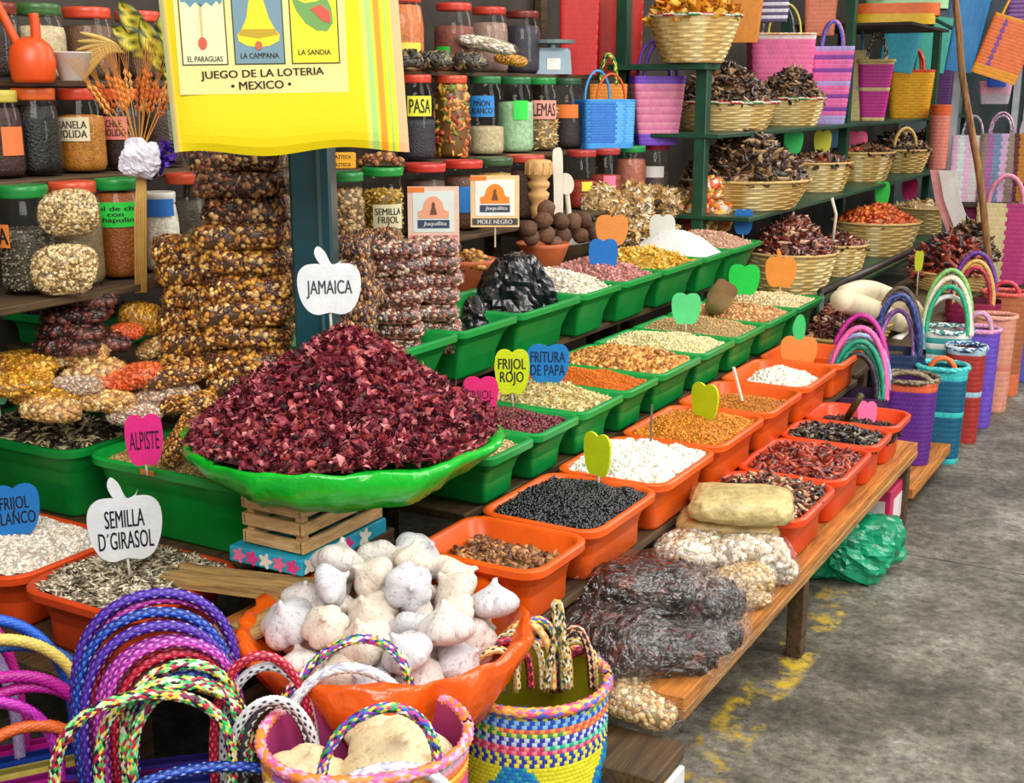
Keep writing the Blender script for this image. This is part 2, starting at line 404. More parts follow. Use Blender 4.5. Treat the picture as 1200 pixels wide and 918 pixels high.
# ------------------------------------------------------------------ apple shaped price signs
_half = [(0, .43), (.08, .475), (.2, .5), (.36, .475), (.47, .35), (.5, .14), (.475, -.1), (.41, -.31), (.31, -.45), (.19, -.5), (.09, -.48), (0, -.46)]
APPLE = spline(_half+[(-x, z) for x, z in _half[-2:0:-1]], 80, True)
def sign(px, py, w, h, x, col, label, text=None, tcol='#1b1b2a', stick=None, leaf=False, turn=0, lean=0, th=.42, tw=.72, y=None, leafcol=None, thin=1.0, group=None):
    p = P(px, py, x=x) if y is None else P(px, py, y=y); s = ppm(p); W, H = w/s, h/s
    face = math.atan2(p[0], -p[1])            # turn -Y towards the camera
    rz = -math.atan2(-(p[0]), -(-p[1])) if False else math.atan2(-p[0], p[1])
    t = thing('apple_sign', label, 'price sign', (p[0], p[1], p[2]), rot=(lean, 0, rz+turn), group=group)
    b = MB(); b.poly([(a*W, c*H) for a, c in APPLE], -.003, .003)
    if leaf:
        lf = spline([(-.03, .40), (-.14, .52), (-.2, .70), (-.15, .82), (-.05, .72), (.01, .55), (.06, .47), (.16, .52), (.2, .6), (.13, .43)], 36, True)
        b.poly([(a*W*leaf, c*H*(.75+.25*leaf)) for a, c in lf], -.0025, .0025)
    ob('plate', b.mesh('plate'), mat(col, .45, .12, 120, .07, 14, transl=.15), t)
    if leafcol:
        lf = spline([(-.1, .42), (-.2, .75), (-.1, 1.15), (.05, 1.2), (.15, .9), (.1, .45)], 24, True)
        ob('leaf', MB().poly([(a*W, c*H) for a, c in lf], -.0035, .0025).mesh('leaf'), mat(leafcol, .45), t)
    if text:
        v, f = text_flat(text, W*tw, H*th, -.0036, cz=0)
        ob('lettering', mkmesh('lettering', v, f), mat(tcol, .6, 0, 60, .03), t)
    sl = (stick-py)/s if stick else H*.5+.03
    ob('stick', MB().tube([(0, .004, H*.1), (0, .005, -H*.5), (0.002, .005, -sl)], .0032, 6).mesh('stick', True), mat('#e9dfcf', .5), t)
    return t

# ------------------------------------------------------------------ jars
def lathe_parts(prof, n=28, **k): return MB().lathe(prof, n, **k)
def jar(px, x, zb, H, R, lid, content, label, level=.8, lab=None, cap=True, neck=.8, group=None, tone=None, rough=.5, pieces=None):
    """lab = (colour, text, width angle, z0 frac, z1 frac, turn)"""
    p = P(px, 150, x=x); p = np.array([p[0], P(px, 459+F*0, x=x)[1], zb])
    # walk to the point on plane x at height zb+H/2 under this pixel column
    for _ in range(6):
        d = np.array([p[0], p[1], zb+H/2])-CAM; u = 600+F*(d@RT)/(d@FW); s = F/(d@FW); p[1] += (px-u)/s*1.15
    rz = math.atan2(-p[0], p[1])
    t = thing('glass_jar', label, 'jar', p, rotz=rz, group=group)
    hb = H-.03
    prof = [(R*.9, 0), (R*.97, .006), (R, .02), (R, hb*.66), (R*.97, hb*.74), (R*.88, hb*.86), (R*neck, hb*.92), (R*neck, hb)]
    ob('glass', MB().lathe(prof, 28, cap1=False).mesh('glass', True), filmmat('jar_glass', (.99, 1, .99), .97, .03, 0, haze=.0, gl_max=.45), t)
    top = hb*level; ri = R*.95
    cp = [(R*.85, .008), (ri, .022)]
    for k in range(1, 7):
        z = .022+(top-.022)*k/6; r = ri if z < hb*.66 else ri*(1-.14*min(1, (z-hb*.66)/(hb*.22))); cp.append((r, z))
    cp.append((cp[-1][0]*.6, top+.004))
    if pieces:
        pr, sz, n = pieces; n = int(n*2.4); pos = []
        pc = pal(content); mb = MB().lathe(cp, 20); V = np.concatenate(mb.v)*(.95, .95, 1)
        tri = [(f[0], f[i], f[i+1]) for f in mb.f for i in range(1, len(f)-1)]
        a = rng.uniform(0, 2*math.pi, n); zz = rng.uniform(.012, top, n)
        rr = np.interp(zz, [c[1] for c in cp[:-1]], [c[0] for c in cp[:-1]])*.96-sz*.5
        k = n//5; rr[:k] *= np.sqrt(rng.uniform(0, 1, k)); zz[:k] = top
        pos = np.stack([rr*np.cos(a), rr*np.sin(a), zz], 1)
        me = mkmesh('contents', *merge([(V*(.93, .93, 1), tri, np.tile(pc.mean(0)*.3, (len(V), 1))), cloud(pos, pr, sz, content, 1.2)]), smooth=True)
        o = ob('contents', me, colmat(rough), t); o['kind'] = 'stuff'
    else:
        ob('contents', MB().lathe(cp, 24).mesh('contents', True), mat(content, rough, .5, 160, .25, 60), t)
    if cap:
        rl = R*neck*1.05
        pr = [(rl*.97, hb-.016), (rl*1.02, hb-.012), (rl*1.0, hb-.006), (rl*1.03, hb), (rl*1.03, hb+.01), (rl*.98, hb+.014), (rl*.9, hb+.013)]
        ob('lid', MB().lathe(pr, 28).mesh('lid', True), mat(lid, .35, 0, 60, .08, spec=.6), t)
    if lab:
        labels_on(t, R*1.012, H, *lab)
    return t
def labels_on(t, R, H, col, text, wa, z0, z1, turn=0, tcol='#201d18', tw=.86, th=.7):
    n = 10; V = []; f = []
    for i in range(n+1):
        a = turn+wa*(i/n-.5)
        V += [(R*math.sin(a), -R*math.cos(a), H*z0), (R*math.sin(a), -R*math.cos(a), H*z1)]
    for i in range(n): f.append((2*i, 2*i+2, 2*i+3, 2*i+1))
    lb = ob('label', mkmesh('label', V, f), mat(col, .55, 0, 60, .05), t)
    if text:
        v, ff = TXT[text]; a = turn+v[:, 0]*wa*tw; z = H*(z0+z1)/2+v[:, 1]*H*(z1-z0)*th; r = R+.0012
        ob('lettering', mkmesh('lettering', np.stack([r*np.sin(a), -r*np.cos(a), z], 1), ff), mat(tcol, .6), lb)

# ------------------------------------------------------------------ braided ropes
def braid(pts, r, palette, n=8, step=None, pattern=None):
    """tube made of raised diamond stitches, one colour each"""
    T, Nn, B, pts = frames(pts)
    d = np.linalg.norm(np.diff(pts, axis=0), axis=1); s = np.concatenate([[0], np.cumsum(d)])
    step = step or r*.62; m = max(4, int(s[-1]/step)); q = np.linspace(0, s[-1], m+1)
    I = lambda A: np.stack([np.interp(q, s, A[:, k]) for k in range(3)], 1)
    Pq, Nq, Bq = I(pts), I(Nn), I(B); pc = pal(palette)
    i, k = np.meshgrid(np.arange(0, m-1), np.arange(n), indexing='ij'); i = i.ravel(); k = k.ravel()
    def vert(ii, kk, rr):
        a = (kk+.5*(ii % 2))*2*math.pi/n
        return Pq[ii]+np.cos(a)[:, None]*Nq[ii]*rr+np.sin(a)[:, None]*Bq[ii]*rr
    o = (i % 2)
    v0 = vert(i, k, r*.86); v2 = vert(i+2, k, r*.86); v1 = vert(i+1, k+o, r*.86); v3 = vert(i+1, k+o-1, r*.86)
    ac = (k+.5*(i % 2))*2*math.pi/n; vc = Pq[i+1]+np.cos(ac)[:, None]*Nq[i+1]*r*1.1+np.sin(ac)[:, None]*Bq[i+1]*r*1.1
    V = np.stack([v0, v1, v2, v3, vc], 1).reshape(-1, 3); b = np.arange(len(i))*5
    Fc = np.concatenate([np.stack([b+x, b+y, b+4], 1) for x, y in ((0, 1), (1, 2), (2, 3), (3, 0))])
    if pattern == 'spiral':
        fl = ((k+i//2) % 2 == 0) & (i % 2 == 0); ci = np.where(fl, np.where((k//2) % 2, min(1, len(pc)-1), len(pc)-1), np.where(k % 3 == 0, 0, min(2, len(pc)-1)))
    elif pattern == 'band': ci = ((i//6)+k//3) % len(pc)
    else: ci = rng.integers(0, len(pc), len(i))
    c = pc[ci]*rng.uniform(.85, 1.1, (len(i), 1))
    return V, Fc, np.repeat(np.clip(c, 0, 1), 5, 0)
def arc(w, h, lean=0, n=40, z0=0, y=0, bulge=1.0, x0=0, p=1.0):
    a = np.linspace(0, math.pi, n)
    x = -np.cos(a)*w/2*(1+(bulge-1)*np.sin(a)); zz = np.sin(a)**p*h
    return np.stack([x0+x, y+zz*math.sin(lean), z0+zz*math.cos(lean)], 1)

# ------------------------------------------------------------------ woven bags (stand or hang), each row of the weave is a ridge
def woven_body(w, d, h, taper, colf, rows=26, cols=60, r=.3, ridge=.0022, checker=.0, open_top=True, neck=0):
    """every stitch is a raised quad of its own colour, rows staggered like weaving"""
    hx0, hy0 = w/2*taper, d/2*taper
    base = np.array(rrect(1, 1, r, 12)); base = np.vstack([base, base[:1]])
    seg = np.linalg.norm(np.diff(base*np.array([w, d]), axis=0), axis=1); cum = np.concatenate([[0], np.cumsum(seg)]); cum /= cum[-1]
    def ring(u, t, off):
        u = u % 1.0; x = np.interp(u, cum, base[:, 0]); y = np.interp(u, cum, base[:, 1]); k = np.asarray(t)**.8
        return np.stack([x*(hx0+(w/2-hx0)*k+off), y*(hy0+(d/2-hy0)*k+off), np.asarray(t)*h+0*x], 1)
    V = []; C = []; j = np.arange(cols)
    for i in range(rows):
        o = .5*(i % 2); u0, u1 = (j+o)/cols, (j+1+o)/cols; t0, t1 = np.full(cols, i/rows), np.full(cols, (i+1)/rows)
        q = np.stack([ring(u0, t0, 0), ring(u1, t0, 0), ring(u1, t1, 0), ring(u0, t1, 0), ring((u0+u1)/2, (t0+t1)/2, ridge)], 1); V.append(q.reshape(-1, 3))
        cc = np.array([lin(colf(i/rows, float((jj+o)/cols) % 1, i)) for jj in range(cols)])*rng.uniform(.88, 1.06, (cols, 1)); C.append(np.repeat(np.clip(cc, 0, 1), 5, 0))
    V = np.concatenate(V); C = np.concatenate(C); n = rows*cols; b5 = np.arange(n)*5
    Fc = np.concatenate([np.stack([b5+x, b5+y, b5+4], 1) for x, y in ((0, 1), (1, 2), (2, 3), (3, 0))])
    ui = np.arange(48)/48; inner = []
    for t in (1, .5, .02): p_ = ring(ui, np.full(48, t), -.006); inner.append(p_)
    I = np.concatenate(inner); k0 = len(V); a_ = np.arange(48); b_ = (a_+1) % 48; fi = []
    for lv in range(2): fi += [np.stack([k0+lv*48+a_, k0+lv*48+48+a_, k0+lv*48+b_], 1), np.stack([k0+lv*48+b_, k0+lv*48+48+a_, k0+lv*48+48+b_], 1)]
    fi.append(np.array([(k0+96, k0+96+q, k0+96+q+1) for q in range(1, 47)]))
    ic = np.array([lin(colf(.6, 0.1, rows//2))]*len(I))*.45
    return mkmesh('body', np.concatenate([V, I]), np.concatenate([Fc]+fi), np.concatenate([C, ic]))
def stripes(seq):
    """seq = [(upto, colour)] bottom to top"""
    def f(t, u, row):
        for a, c in seq:
            if t <= a: return c
        return seq[-1][1]
    return f
def woven_bag(loc, w, d, h, colf, label, handles=(), rim=None, taper=.8, rotz=None, rot=None, rows=22, group=None, name='woven_bag', hr=.007, r=.3, cat='bag', rough=.45, checker=.0015, ridge=.0025, cols=44):
    if rotz is None: rotz = math.atan2(-loc[0], loc[1])
    t = thing(name, label, cat, loc, rotz=rotz, rot=rot, group=group)
    if isinstance(colf, str): c0 = colf; colf = lambda a, b, c: c0
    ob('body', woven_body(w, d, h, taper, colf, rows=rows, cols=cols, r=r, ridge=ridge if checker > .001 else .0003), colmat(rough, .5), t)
    if rim:
        base = rrect(w/2*1.01, d/2*1.01, min(w, d)/2*r*1.6, 6); pts = [(x, y, h) for x, y in base]; pts.append(pts[0])
        ob('rim', mkmesh('rim', *braid(pts, hr*1.1, rim, 6, step=.008)), colmat(.45), t)
    for k, (pl, hh, hw, lean) in enumerate(handles):
        y = (-1 if k % 2 == 0 else 1)*d*.42
        a = arc(w*hw, hh, lean, 26, h*.97, y, 1.02)
        ob('handle', mkmesh('handle', *braid(a, hr, pl, 6, step=hr*1.0)), colmat(.4), t)
    return t
def flat_bag(loc, w, th, h, col, label, handles, rotz, group=None, lean=0, tilt=0, r=.008):
    """folded flat bag standing upright with its two long rope handles"""
    t = thing('folded_bag', label, 'bag', loc, rot=(lean, tilt, rotz), group=group)
    c0 = col
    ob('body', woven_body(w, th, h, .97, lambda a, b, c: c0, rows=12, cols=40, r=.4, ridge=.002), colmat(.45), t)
    for pts, rr, pl, pat in handles:
        ob('handle', mkmesh('handle', *braid(pts, rr, pl, 8, pattern=pat)), colmat(.38, .5), t)
    return t

# ------------------------------------------------------------------ wicker baskets
STRAW = '#e4c98a #dab874 #eed8a0 #cfa862'
def basket(loc, R, H, label, flare=.72, trim='#cfa863 #d9b877', sx=1, sy=1, rotz=0, rows=12, tone=STRAW, cols=44):
    t = thing('wicker_basket', label, 'basket', loc, rotz=rotz)
    pc = pal(tone); V = []; C = []; loops = []
    b = MB(); rs = np.random.default_rng(int(abs(loc[1])*1000) % 9999)
    colc = rs.integers(0, len(pc), cols//2)
    for i in range(rows*2+1):
        f = i/(rows*2); r = R*(flare+(1-flare)*f**.85); l = []; cc = []
        for k in range(cols):
            a = 2*math.pi*k/cols; o2 = (.0035 if i % 2 else 0)+(.003 if (k//2+i//2) % 2 else -.002)
            l.append(((r+o2)*sx*math.cos(a), (r+o2)*sy*math.sin(a), H*f)); cc.append(np.clip(pc[colc[(k//2) % len(colc)]]*rs.uniform(.78, 1.1), 0, 1))
        loops.append(l); C += cc
    for f in (1, .1):
        r = R*(flare+(1-flare)*f)*.94; loops.append([(r*sx*math.cos(2*math.pi*k/cols), r*sy*math.sin(2*math.pi*k/cols), H*f) for k in range(cols)]); C += [pc[0]*.7]*cols
    b.loft(loops, True, True, np.array(C)); ob('body', b.mesh('body'), colmat(.65, .3), t)
    a = np.linspace(0, 2*math.pi, 50); ob('rim', mkmesh('rim', *braid(np.stack([R*1.01*sx*np.cos(a), R*1.01*sy*np.sin(a), np.full(50, H)], 1), .008, trim, 6, step=.01, pattern='band')), colmat(.6), t)
    return t

# ------------------------------------------------------------------ clear packets
def pillow(a, b, c, nu=14, nv=10, wob=.12, seed=0, ex=2.6, zp=.75):
    V = []; Fc = []
    for i in range(nu+1):
        th = math.pi*i/nu-math.pi/2
        for k in range(nv*2):
            ph = math.pi*k/nv
            ct, st, cp, sp = math.cos(th), math.sin(th), math.cos(ph), math.sin(ph)
            e = 2/ex; sg = lambda q: math.copysign(abs(q)**e, q)
            x = a*sg(st); y = b*sg(cp)*abs(ct)**(e*.8); z = c*math.copysign(abs(sp)**(.9 if zp > .6 else .6), sp)*abs(ct)**zp
            w = 1+wob*nz(x*18+seed, y*18, z*18+seed*3)
            V.append((x*w, y*w, z*w))
    n = nv*2
    for i in range(nu):
        for k in range(n): Fc.append((i*n+k, i*n+(k+1) % n, (i+1)*n+(k+1) % n, (i+1)*n+k))
    return np.array(V), Fc
def tris(Fc): return np.array([(f[0], f[i], f[i+1]) for f in Fc for i in range(1, len(f)-1)])
PACK = {}
def surfrot(N):
    n = len(N); r = rng.normal(0, 1, (n, 3)); N = N+rng.normal(0, .22, (n, 3)); N /= np.linalg.norm(N, axis=1)[:, None]
    x = r-N*(r*N).sum(1)[:, None]; x /= np.linalg.norm(x, axis=1)[:, None]; y = np.cross(N, x)
    return np.stack([x, y, N], 2)
def packet_meshes(key, a, b, c, palette, proto, size, n, under=.45, film=True, tilt=1.2, stiff=False, box=False):
    if key in PACK: return PACK[key]
    out = []
    for sd in range(3):
        V, Fc = pillow(a, b, c, seed=sd*7.3, wob=.16, ex=4.6 if box else 2.6, zp=.35 if box else .75); T = tris(Fc)
        A, Bv, Cv = V[T[:, 0]], V[T[:, 1]], V[T[:, 2]]; ar = np.linalg.norm(np.cross(Bv-A, Cv-A), axis=1); pr = ar/ar.sum()
        k = rng.choice(len(T), n, p=pr); r1, r2 = np.sqrt(rng.uniform(0, 1, n)), rng.uniform(0, 1, n)
        pos = A[k]*(1-r1)[:, None]+Bv[k]*(r1*(1-r2))[:, None]+Cv[k]*(r1*r2)[:, None]
        Nn_ = np.cross(Bv-A, Cv-A); Nn_ /= np.linalg.norm(Nn_, axis=1)[:, None]+1e-12
        pc = pal(palette)
        me = mkmesh('contents', *merge([(V*.94, T, np.tile(pc.mean(0)*under, (len(V), 1))), cloud(pos*.96, proto, size, palette, tilt, R=surfrot(Nn_[k]))]), smooth=True)
        me.materials.append(colmat(.4, .5, .15))
        V2, F2 = pillow(a*1.06, b*1.05, c*1.1, 18, 14, .2, sd*3.1, 5 if box else 3.2, .35 if box else .75)
        if stiff:
            g = 1.1 if key == 'darkchile' else 1.0; V2, F2 = crumple(a*1.10*g, b*1.10*g, c*1.16*g, .15, 16, sd*5, 40, 30, 3.6)
        fm = mkmesh('film', V2, F2, smooth=not stiff); fm.materials.append(filmmat('stiff_cellophane', (1, 1, 1), .88, .07, .7, 40, .006, .6) if stiff else filmmat('cellophane', (1, 1, 1), .95, .07, .9, 38, .008, .5))
        out.append((me, fm))
    PACK[key] = out
    return out
def packet(key, loc, label, rot=(0, 0, 0), scale=(1, 1, 1), group=None, cat='bag', name='clear_packet', v=None):
    t = thing(name, label, cat, loc, rot=rot, group=group)
    ms = PACK[key][random.randrange(3) if v is None else v % 3]
    c = ob('contents', ms[0], None, t); c['kind'] = 'stuff'; f = ob('film', ms[1], None, t)
    c.scale = scale; f.scale = scale
    return t
ORD = ['topmost', 'second from top', 'third from top', 'fourth from top', 'fifth from top', 'sixth from top', 'seventh from top', 'eighth from top', 'ninth from top', 'tenth from top', 'eleventh from top', 'twelfth from top', 'thirteenth from top']
def crumple(a, b, c, amp, freq, seed=0, nu=26, nv=20, ex=2.4):
    V, Fc = pillow(a, b, c, nu, nv, 0, 0, ex); out = []
    for p in V:
        q = Vector(p*freq)+Vector((seed, seed*2, 0)); n = noise.noise(q); r1 = 1-abs(noise.noise(q*2.3))*2
        out.append(p*(1+amp*(.9*n+.5*r1)))
    return np.array(out), Fc
# ================================================================== THE SETTING
def floor_mat():
    m = bpy.data.materials.new('mat_concrete'); m.use_nodes = True
    nt = m.node_tree; N = nt.nodes; L = nt.links; b = N['Principled BSDF']
    g = N.new('ShaderNodeNewGeometry')
    def noi(s, d, r=.6): n = N.new('ShaderNodeTexNoise'); n.inputs['Scale'].default_value = s; n.inputs['Detail'].default_value = d; n.inputs['Roughness'].default_value = r; L.new(g.outputs['Position'], n.inputs[0]); return n
    def ramp(src, st):
        r = N.new('ShaderNodeValToRGB'); L.new(src, r.inputs[0]); el = r.color_ramp.elements
        while len(el) < len(st): el.new(.5)
        for e, (p, c) in zip(el, st): e.position = p; e.color = lin(c)+(1,)
        return r
    n1, n2 = noi(1.5, 10, .74), noi(30, 8, .78)
    c1 = ramp(n1.outputs[0], [(.36, '#46433a'), (.46, '#6f6b5e'), (.55, '#98948a'), (.66, '#c6c5be')])
    c2 = ramp(n2.outputs[0], [(.36, '#4a463c'), (.52, '#bdb9b0'), (.66, '#f4f1ea')])
    mx = N.new('ShaderNodeMix'); mx.data_type = 'RGBA'; mx.blend_type = 'MULTIPLY'; mx.inputs[0].default_value = .85
    L.new(c1.outputs[0], mx.inputs[6]); L.new(c2.outputs[0], mx.inputs[7])
    sp = N.new('ShaderNodeSeparateXYZ'); L.new(g.outputs['Position'], sp.inputs[0])
    # worn yellow line painted on the concrete along the stall
    def band(sock, lo, hi, soft):
        a = N.new('ShaderNodeMapRange'); a.inputs[1].default_value = lo-soft; a.inputs[2].default_value = lo; L.new(sock, a.inputs[0])
        c = N.new('ShaderNodeMapRange'); c.inputs[1].default_value = hi; c.inputs[2].default_value = hi+soft; c.inputs[3].default_value = 1; c.inputs[4].default_value = 0; L.new(sock, c.inputs[0])
        k = N.new('ShaderNodeMath'); k.operation = 'MULTIPLY'; L.new(a.outputs[0], k.inputs[0]); L.new(c.outputs[0], k.inputs[1]); return k
    bx = band(sp.outputs[0], -.93, -.83, .02); by = band(sp.outputs[1], 2.2, 3.6, .1)
    n3 = noi(9, 6, .7); r3 = N.new('ShaderNodeMapRange'); r3.inputs[1].default_value = .50; r3.inputs[2].default_value = .62; L.new(n3.outputs[0], r3.inputs[0])
    k1 = N.new('ShaderNodeMath'); k1.operation = 'MULTIPLY'; L.new(bx.outputs[0], k1.inputs[0]); L.new(by.outputs[0], k1.inputs[1])
    k2 = N.new('ShaderNodeMath'); k2.operation = 'MULTIPLY'; L.new(k1.outputs[0], k2.inputs[0]); L.new(r3.outputs[0], k2.inputs[1])
    my = N.new('ShaderNodeMix'); my.data_type = 'RGBA'; L.new(k2.outputs[0], my.inputs[0]); L.new(mx.outputs[2], my.inputs[6]); my.inputs[7].default_value = lin('#bd9f26')+(1,)
    L.new(my.outputs[2], b.inputs['Base Color'])
    rr = N.new('ShaderNodeMapRange'); rr.inputs[3].default_value = .75; rr.inputs[4].default_value = .38; L.new(n1.outputs[0], rr.inputs[0]); L.new(rr.outputs[0], b.inputs['Roughness'])
    bp = N.new('ShaderNodeBump'); bp.inputs['Strength'].default_value = .25; bp.inputs['Distance'].default_value = .01; L.new(n2.outputs[0], bp.inputs['Height']); L.new(bp.outputs[0], b.inputs['Normal'])
    return m
FM = floor_mat()
fl = struct('floor', MB().box(-3.4, 4.5, -2, 18, -.06, -.02).mesh('floor'), mat('#2c2822', .9))
for y0, y1 in ((-2, 1.1), (1.1, 4.02), (4.02, 7.0), (7.0, 10.0), (10, 18)):
    ob('concrete_slab', MB().box(-3.4, 4.5, y0+.004, y1-.004, -.02, 0).mesh('slab'), FM, fl)
struct('wall_back', MB().box(-3.15, -3.05, -1, 18, 0, 4).mesh('wall'), mat('#3a3128', .8, .3, 20, .3, 3))
struct('wall_far', MB().box(-3.05, 4.5, 13.5, 13.6, 0, 4).mesh('wall'), mat('#7c8a90', .8, .2, 20, .3, 2))

WD, WDK, WOR = wood('#c08a4c', '#6f4a24'), wood('#5e4628', '#2c1f10'), wood('#cf8434', '#8a5018')
def board(name, parent, x0, x1, y0, y1, z0, z1, m=WDK, bev=.003): return ob(name, MB().box(x0, x1, y0, y1, z0, z1, bev=bev).mesh(name), m, parent)
# stepped stand under the tubs
for lab, x0, x1, y0, y1, z in (('lowest wooden step under the orange tubs', -1.44, -1.16, 2.04, 4.75, .41), ('second wooden step under the front green tubs', -1.80, -1.47, 2.34, 5.2, .53), ('third wooden step under the rear green tubs', -2.19, -1.89, 2.46, 5.6, .69), ('topmost wooden step below the jar shelves', -2.355, -2.205, 2.46, 5.6, .82)):
    st = thing('display_step', lab, 'display stand', (0, 0, 0)); board('shelf_board', st, x0, x1, y0, y1, z-.022, z)
    for y in np.arange(y0+.1, y1, 1.1):
        for x in (x0+.03, x1-.04): board('leg', st, x-.022, x+.022, y-.022, y+.022, 0, z-.022)
sl = thing('corner_stand', 'wooden stand under the tubs of seeds at the near corner', 'display stand', (0, 0, 0))
for x0, x1, y0, y1, z in ((-2.75, -1.72, 1.52, 1.93, .36), (-2.95, -1.78, 1.94, 2.25, .475), (-3.0, -1.96, 2.255, 2.62, .68)):
    board('shelf_board', sl, x0, x1, y0, y1, z-.022, z)
    for x in (x0+.05, x1-.05):
        for y in (y0+.05, y1-.05): board('leg', sl, x-.022, x+.022, y-.022, y+.022, 0, z-.022)
# jar shelves along the back wall
js = thing('jar_shelves', 'dark wooden shelves along the back wall holding rows of jars', 'shelf', (0, 0, 0))
for x0, x1, y0, y1, z in ((-2.62, -2.36, 1.2, 2.9, 1.03), (-2.78, -2.53, 1.2, 3.1, 1.295), (-3.0, -2.68, 1.2, 3.1, 1.535), (-2.62, -2.36, 2.95, 5.6, 1.0), (-2.78, -2.53, 3.15, 5.6, 1.255), (-3.0, -2.68, 3.15, 5.6, 1.585)):
    board('shelf_board', js, x0, x1, y0, y1, z-.018, z)
for y in (1.25, 3.12, 5.55): board('upright', js, -3.04, -3.0, y-.03, y+.03, 0, 2.2)
for y in (1.25, 3.12, 5.55): board('bracket', js, -2.7, -2.66, y-.02, y+.02, 0, 1.53)
# front bench
bn = thing('bench', 'low orange-brown plank bench along the aisle with square legs', 'bench', (0, 0, 0))
board('plank', bn, -1.02, -.85, 2.2, 4.42, .25, .28, WOR); board('plank', bn, -1.2, -1.03, 2.2, 4.42, .25, .28, WOR)
board('apron', bn, -.862, -.848, 2.2, 4.42, .225, .25, WD)
for y in (3.09, 4.32):
    for x in (-.875, -1.17): board('leg', bn, x-.022, x+.022, y-.022, y+.022, 0, .25, WDK)
board('stretcher', bn, -1.17, -.875, 4.30, 4.34, .08, .12, WOR)
lb = thing('low_plank', 'low wooden plank rail near the floor beyond the bench', 'plank', (0, 0, 0))
board('plank', lb, -1.3, -.86, 4.46, 5.35, .05, .09, WOR)
for y in (4.55, 5.25): board('block', lb, -1.2, -.92, y-.04, y+.04, 0, .05, WDK)
# short end stand at the near end
es = thing('end_stand', 'small wooden trestle end with white painted board by the yellow line', 'stand', (0, 0, 0))
a = P(795, 850, z=.2)
board('top_rail', es, -1.12, -.83, 2.0, 2.16, .165, .2, WDK)
board('white_board', es, -.828, -.815, 1.99, 2.13, 0, .17, mat('#d9dbdd', .6, .1, 40, .12))
board('leg', es, -1.08, -1.03, 2.05, 2.1, 0, .165, WDK); board('leg', es, -.90, -.85, 2.05, 2.1, 0, .165, WDK)

# green post
pt = thing('green_post', 'dark teal painted square metal post behind the hibiscus bowl', 'post', (-1.93, 2.39, 0), rotz=.5)
TEAL = mat('#06414a', .3, .06, 30, .22, 6, spec=.5)
ob('shaft', MB().box(-.05, .05, -.05, .05, 0, 2.3, bev=.006).mesh('shaft'), TEAL, pt)
ob('seam_strip', MB().box(.018, .026, -.0535, -.049, 0, 2.3).mesh('seam'), mat('#3c5a5c', .35), pt)

# ================================================================== TUBS AND GOODS
BIN = {}
def row(xr, xl, zr, zb, specs, col, tier, rad=.05, taper=.035):
    for (y0, y1, zf, nm, lab, cat, tublab, args, kw) in specs:
        tub(xl, xr, y0, y1, zb, zr, col, tublab, rad=rad, taper=taper, sticker=kw.pop('sticker', None))
        if nm: fill(xl, xr, y0, y1, zf, nm, lab, cat, *args, **kw)
# first tier, orange, along the bench
row(-1.12, -1.435, .55, .41, [
 (2.05, 2.315, .495, 'broad_beans', 'flat brown broad beans lying low in an orange tub', 'beans', 'orange tub of brown broad beans touching the garlic basin', (430, 'flat', .0135, '#8a5a34 #a9703f #6d4224 #c08a55 #5a3620'), dict(dome=.012, inset=.03, coat=.1)),
 (2.325, 2.70, .532, 'black_beans', 'shiny black beans filling an orange tub to the brim', 'beans', 'orange tub brimming with black beans', (2300, 'bean', .0068, '#0d0d12 #15161d #0a0a0e #22242c'), dict(dome=.022, rough=.22, coat=.4)),
 (2.71, 3.10, .532, 'white_hominy', 'white dried hominy corn in an orange tub', 'corn', 'orange tub of white hominy corn', (1500, 'round', .0085, '#f4f1e6 #e6e2d2 #fffdf4 #d8d4c2'), dict(dome=.03, lump=.006)),
 (3.11, 3.52, .53, 'orange_spice', 'crumbly golden orange ground spice in an orange tub', 'spice', 'orange tub of golden orange crumbs with a yellow sign', (2200, 'grain', .007, '#d98a12 #c9760c #e89a20 #b9660a'), dict(dome=.02)),
 (3.53, 3.905, .505, 'ground_chile', 'dark golden chile powder low in an orange tub', 'spice', 'half-filled orange tub with a leaning stick', (1300, 'grain', .006, '#c97a14 #b8660e #d98c22'), dict(dome=.02, inset=.035)),
 (3.915, 4.315, .50, 'white_crumble', 'low mound of white cheese-like crumbs in an orange tub', 'food', 'orange tub with a low white mound below the orange sign', (700, 'chunk', .008, '#f4efe0 #e8e0cc #fff9ea'), dict(dome=.05, inset=.05)),
 (4.325, 4.70, .46, 'orange_flour', 'thin orange powder layer in the last orange tub', 'spice', 'last nearly empty orange tub of the lower row', (300, 'grain', .006, '#d8560f #e8681a'), dict(dome=.0, inset=.05)),
], ORANGE, 1, rad=.055)
